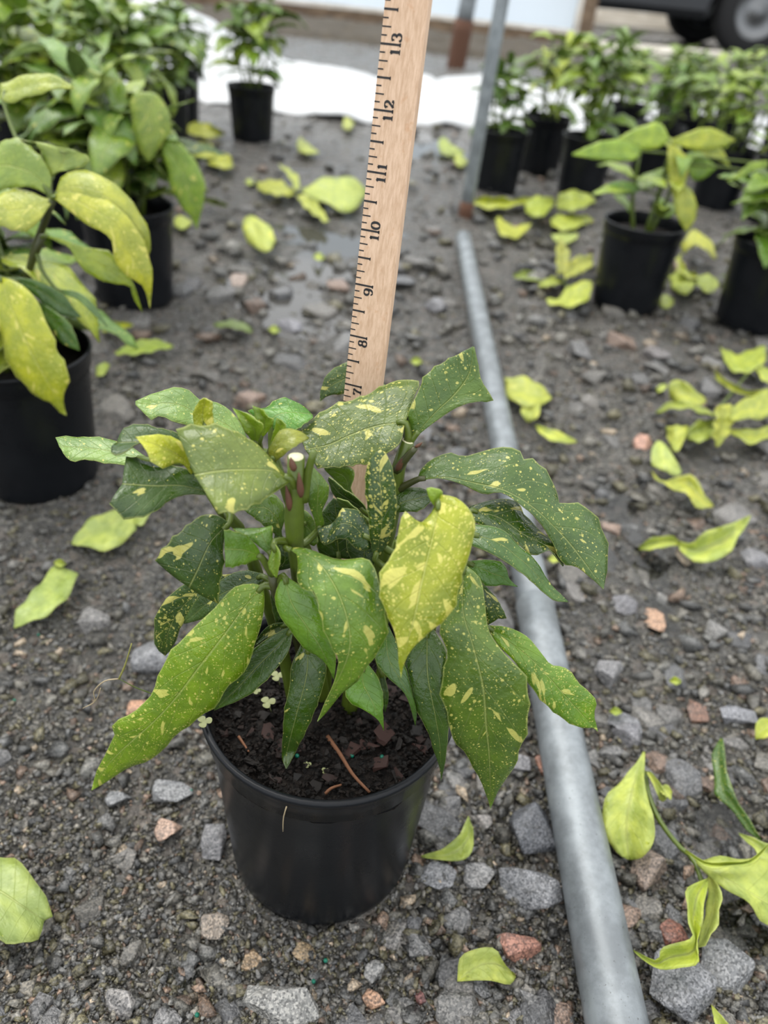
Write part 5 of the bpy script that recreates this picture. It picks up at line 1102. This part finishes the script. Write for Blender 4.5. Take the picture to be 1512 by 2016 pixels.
twigthing('pruned twig of pale yellow-green leaves lying right of the pipe', (1375, 1715), [
    (('K', [(905, 445), (860, 520), (770, 610), (710, 710), (715, 830), (770, 930), (830, 970)], [(905, 445), (850, 650), (825, 800), (835, 968)], [(915, 450), (910, 560), (930, 680), (960, 780), (950, 900), (900, 960), (840, 971)]), dict(col=(.46, .55, .13), z=(.022, .014, .006), e=(.0, .004), n=20)),
    (('K', [(1160, 980), (1250, 960), (1400, 965), (1560, 980), (1650, 1040)], [(1165, 990), (1300, 1060), (1450, 1150), (1640, 1260)], [(1170, 1000), (1270, 1090), (1400, 1170), (1500, 1280), (1640, 1330)]), dict(col=(.42, .52, .12), z=(.02, .026, .008), e=(-.004, -.004), n=18)),
    (('K', [(1110, 925), (1200, 975), (1320, 985), (1430, 965), (1530, 880)], None, [(1110, 935), (1200, 1000), (1320, 1010), (1440, 985), (1532, 885)]), dict(col=(.40, .50, .08), z=(.02, .032, .03), e=(.006, 0))),
    (('K', [(1215, 1060), (1120, 1110), (1112, 1220), (1150, 1320), (1120, 1360), (1000, 1395), (970, 1460), (850, 1405)], None, [(1218, 1070), (1205, 1200), (1172, 1330), (1172, 1470), (1080, 1497), (980, 1502), (900, 1455), (852, 1408)]), dict(col=(.40, .50, .06), spot=.25, z=(.022, .026, .012), e=(.006, -.002), n=24)),
    (('K', [(1222, 1050), (1215, 1200), (1180, 1330), (1172, 1395)], None, [(1235, 1050), (1282, 1110), (1275, 1250), (1222, 1370), (1176, 1397)]), dict(col=(.44, .52, .12), z=(.022, .02, .012), e=(-.006, .004))),
    (('K', [(920, 545), (950, 600), (985, 680)], None, [(940, 545), (990, 600), (1020, 670), (1000, 690)]), dict(col=(.44, .52, .14), z=(.02, .02, .016), n=8)),
    (('K', [(985, 640), (1010, 660), (1040, 680)], None, [(985, 620), (1020, 605), (1045, 640)]), dict(col=(.44, .52, .14), z=(.02, .02, .02), n=8))],
    [('K', [(915, 545), (930, 650), (985, 780), (1075, 900), (1150, 970), (1190, 1080)], .0019, (.018, .020, .018, .016, .016, .018)), ('K', [(915, 550), (940, 548), (970, 590), (1000, 650)], .0012, (.018, .02, .02, .02))])
Y1 = (.40, .46, .04)
twigthing('large heap-like pruned twig with many yellow leaves at the right of the yard', (1420, 815), [
    (('H', [(940, 400), (938, 320), (980, 285), (1040, 310), (1150, 400)], None, [(960, 410), (1030, 440), (1100, 450), (1150, 420)]), dict(col=Y1, z=(.02, .035, .03), e=(.01, 0))),
    (('H', [(1200, 490), (1080, 425), (950, 415), (860, 475)], None, [(1200, 510), (1060, 460), (960, 460), (862, 482)]), dict(col=(.32, .40, .04), z=(.03, .03, .004))),
    (('H', [(1210, 440), (1200, 540), (1190, 620), (1212, 680)], None, [(1290, 430), (1308, 520), (1280, 610), (1218, 680)]), dict(col=(.48, .52, .05), spot=.3, z=(.04, .03, .012))),
    (('H', [(1050, 560), (980, 555), (920, 565)], None, [(1050, 580), (1020, 650), (975, 712), (930, 640)]), dict(col=(.46, .52, .07), z=(.02, .02, .006))),
    (('H', [(1200, 520), (1100, 530), (1030, 600)], None, [(1200, 600), (1130, 650), (1040, 640)]), dict(col=(.28, .36, .04), z=(.02, .02, .01))),
    (('H', [(1280, 460), (1400, 390), (1520, 350), (1600, 380)], None, [(1290, 520), (1400, 520), (1520, 500), (1600, 420)]), dict(col=Y1, z=(.03, .03, .02), e=(.01, 0))),
    (('H', [(1200, 235), (1290, 300), (1400, 350), (1520, 340)], None, [(1215, 290), (1300, 350), (1400, 378), (1520, 362)]), dict(col=(.46, .52, .06), z=(.012, .02, .02), e=(.008, 0))),
    (('H', [(1230, 95), (1330, 140), (1420, 110), (1500, 90)], None, [(1260, 190), (1320, 245), (1420, 240), (1500, 180)]), dict(col=(.44, .54, .08), z=(.006, .014, .02))),
    (('H', [(1290, 570), (1400, 580), (1520, 560), (1600, 580)], None, [(1300, 600), (1400, 660), (1520, 630), (1600, 600)]), dict(col=Y1, z=(.02, .014, .008))),
    (('H', [(1440, 230), (1480, 290), (1560, 340)], None, [(1480, 210), (1560, 250), (1600, 320)]), dict(col=(.46, .54, .1), z=(.02, .02, .01))),
    (('H', [(860, 345), (880, 320), (920, 310)], None, [(870, 365), (900, 355), (925, 330)]), dict(col=(.50, .60, .16), z=(.004, .008, .008), n=8))],
    [('H', [(1100, 480), (1200, 490), (1320, 470), (1480, 440), (1600, 400)], .0025, (.016, .022, .024, .02, .018)), ('H', [(1200, 480), (1280, 390), (1400, 250), (1500, 180)], .0018, (.02, .02, .018, .016))])
twigthing('pruned twig with pointed yellow leaves on the path left of the ruler', (585, 372), [
    (('P', [(583, 378), (570, 350), (547, 322)], None, [(590, 370), (585, 345), (549, 322)]), dict(col=(.48, .56, .10), z=(.02, .02, .01))),
    (('P', [(580, 378), (550, 355), (505, 358)], None, [(580, 385), (545, 385), (508, 375)]), dict(col=(.42, .46, .03), z=(.02, .02, .006))),
    (('P', [(590, 382), (620, 395), (648, 435)], None, [(585, 388), (600, 408), (640, 438)]), dict(col=(.48, .54, .07), z=(.02, .016, .008))),
    (('P', [(595, 372), (640, 350), (700, 352), (722, 375)], None, [(595, 380), (640, 400), (690, 418), (720, 385)]), dict(col=(.44, .54, .12), z=(.02, .026, .01), e=(.01, 0))),
    (('P', [(500, 355), (490, 352), (482, 357)], None, [(500, 362), (490, 365), (483, 360)]), dict(col=(.44, .54, .12), n=8))],
    [('P', [(560, 372), (585, 380), (610, 378)], .003, (.012, .018, .018))])
twigthing('pruned twig with yellow leaves lying left of the forward right pot', (1105, 560), [
    (('P', [(1097, 540), (1095, 490), (1102, 468)], None, [(1118, 540), (1122, 500), (1104, 468)]), dict(col=(.38, .40, .02), z=(.02, .04, .05))),
    (('P', [(1110, 540), (1130, 508), (1166, 502)], None, [(1112, 548), (1140, 540), (1166, 525)]), dict(col=(.48, .52, .05), z=(.02, .02, .015))),
    (('P', [(1075, 590), (1100, 585), (1125, 560), (1166, 552)], None, [(1080, 598), (1115, 604), (1150, 596), (1166, 570)]), dict(col=(.48, .56, .05), z=(.006, .01, .02), e=(.008, 0))),
    (('P', [(1060, 560), (1085, 545), (1110, 550)], None, [(1062, 566), (1090, 562), (1112, 556)]), dict(col=(.40, .48, .06), n=8))],
    [('P', [(1085, 562), (1105, 548), (1115, 565), (1112, 580)], .0025, (.01, .016, .012, .01))])
twigthing('pruned twig with yellow leaves heaped right of the forward right pot', (1360, 545), [
    (('P', [(1340, 480), (1365, 455), (1395, 470), (1412, 505)], None, [(1345, 500), (1370, 480), (1390, 495), (1408, 510)]), dict(col=(.46, .48, .03), z=(.03, .05, .02))),
    (('P', [(1340, 500), (1350, 530), (1380, 545)], None, [(1330, 510), (1340, 540), (1372, 552)]), dict(col=(.48, .54, .06), z=(.03, .02, .01))),
    (('P', [(1318, 545), (1340, 530), (1370, 545)], None, [(1325, 570), (1350, 580), (1372, 560)]), dict(col=(.42, .52, .05), z=(.01, .02, .01))),
    (('P', [(1370, 545), (1395, 540), (1415, 555)], None, [(1372, 560), (1395, 578), (1415, 565)]), dict(col=(.30, .38, .03), z=(.02, .02, .02))),
    (('P', [(1295, 590), (1310, 580), (1326, 590)], None, [(1298, 602), (1312, 608), (1326, 600)]), dict(col=(.48, .58, .12), n=8)),
    (('P', [(1352, 465), (1368, 450), (1375, 470)], None, [(1350, 485), (1362, 490), (1374, 480)]), dict(col=(.44, .5, .03), z=(.03, .03, .03), n=8))],
    [('P', [(1335, 510), (1355, 540), (1390, 555), (1430, 540)], .0022, (.02, .018, .014, .01))])
# green fertiliser pellets on the grit
for i, (px, py) in enumerate(((641, 1892), (617, 1930), (388, 1998), (78, 1258), (376, 1557), (30, 1385), (900, 1800))):
    q = G(px, py); z0 = float(gh(q[0], q[1])); v, f = lathe([(0, -.0013), (.001, -.0009), (.0014, 0), (.001, .0009), (0, .0013)], 10, (q[0], q[1], z0+.0022)); tag(part('fertiliser_pellet', mesh('fertiliser_pellet', v, f), None, [PRILL]), ['dark green fertiliser pellet on grit in front of the central pot', 'green fertiliser pellet beside the pale speckled granite stone', 'green fertiliser pellet beyond the left end of the pale speckled granite', 'green fertiliser pellet below the slim pale green fallen leaf', 'green fertiliser pellet under the tip of the long bright drooping leaf', 'green fertiliser pellet on grit far left of the tan orange stone', 'green fertiliser pellet between the central pot and the pink granite stone'][i], 'pellet', 'fertiliser pellets on the grit')
print('objects', len(bpy.data.objects), 'tris', sum(len(m.polygons) for m in bpy.data.meshes))
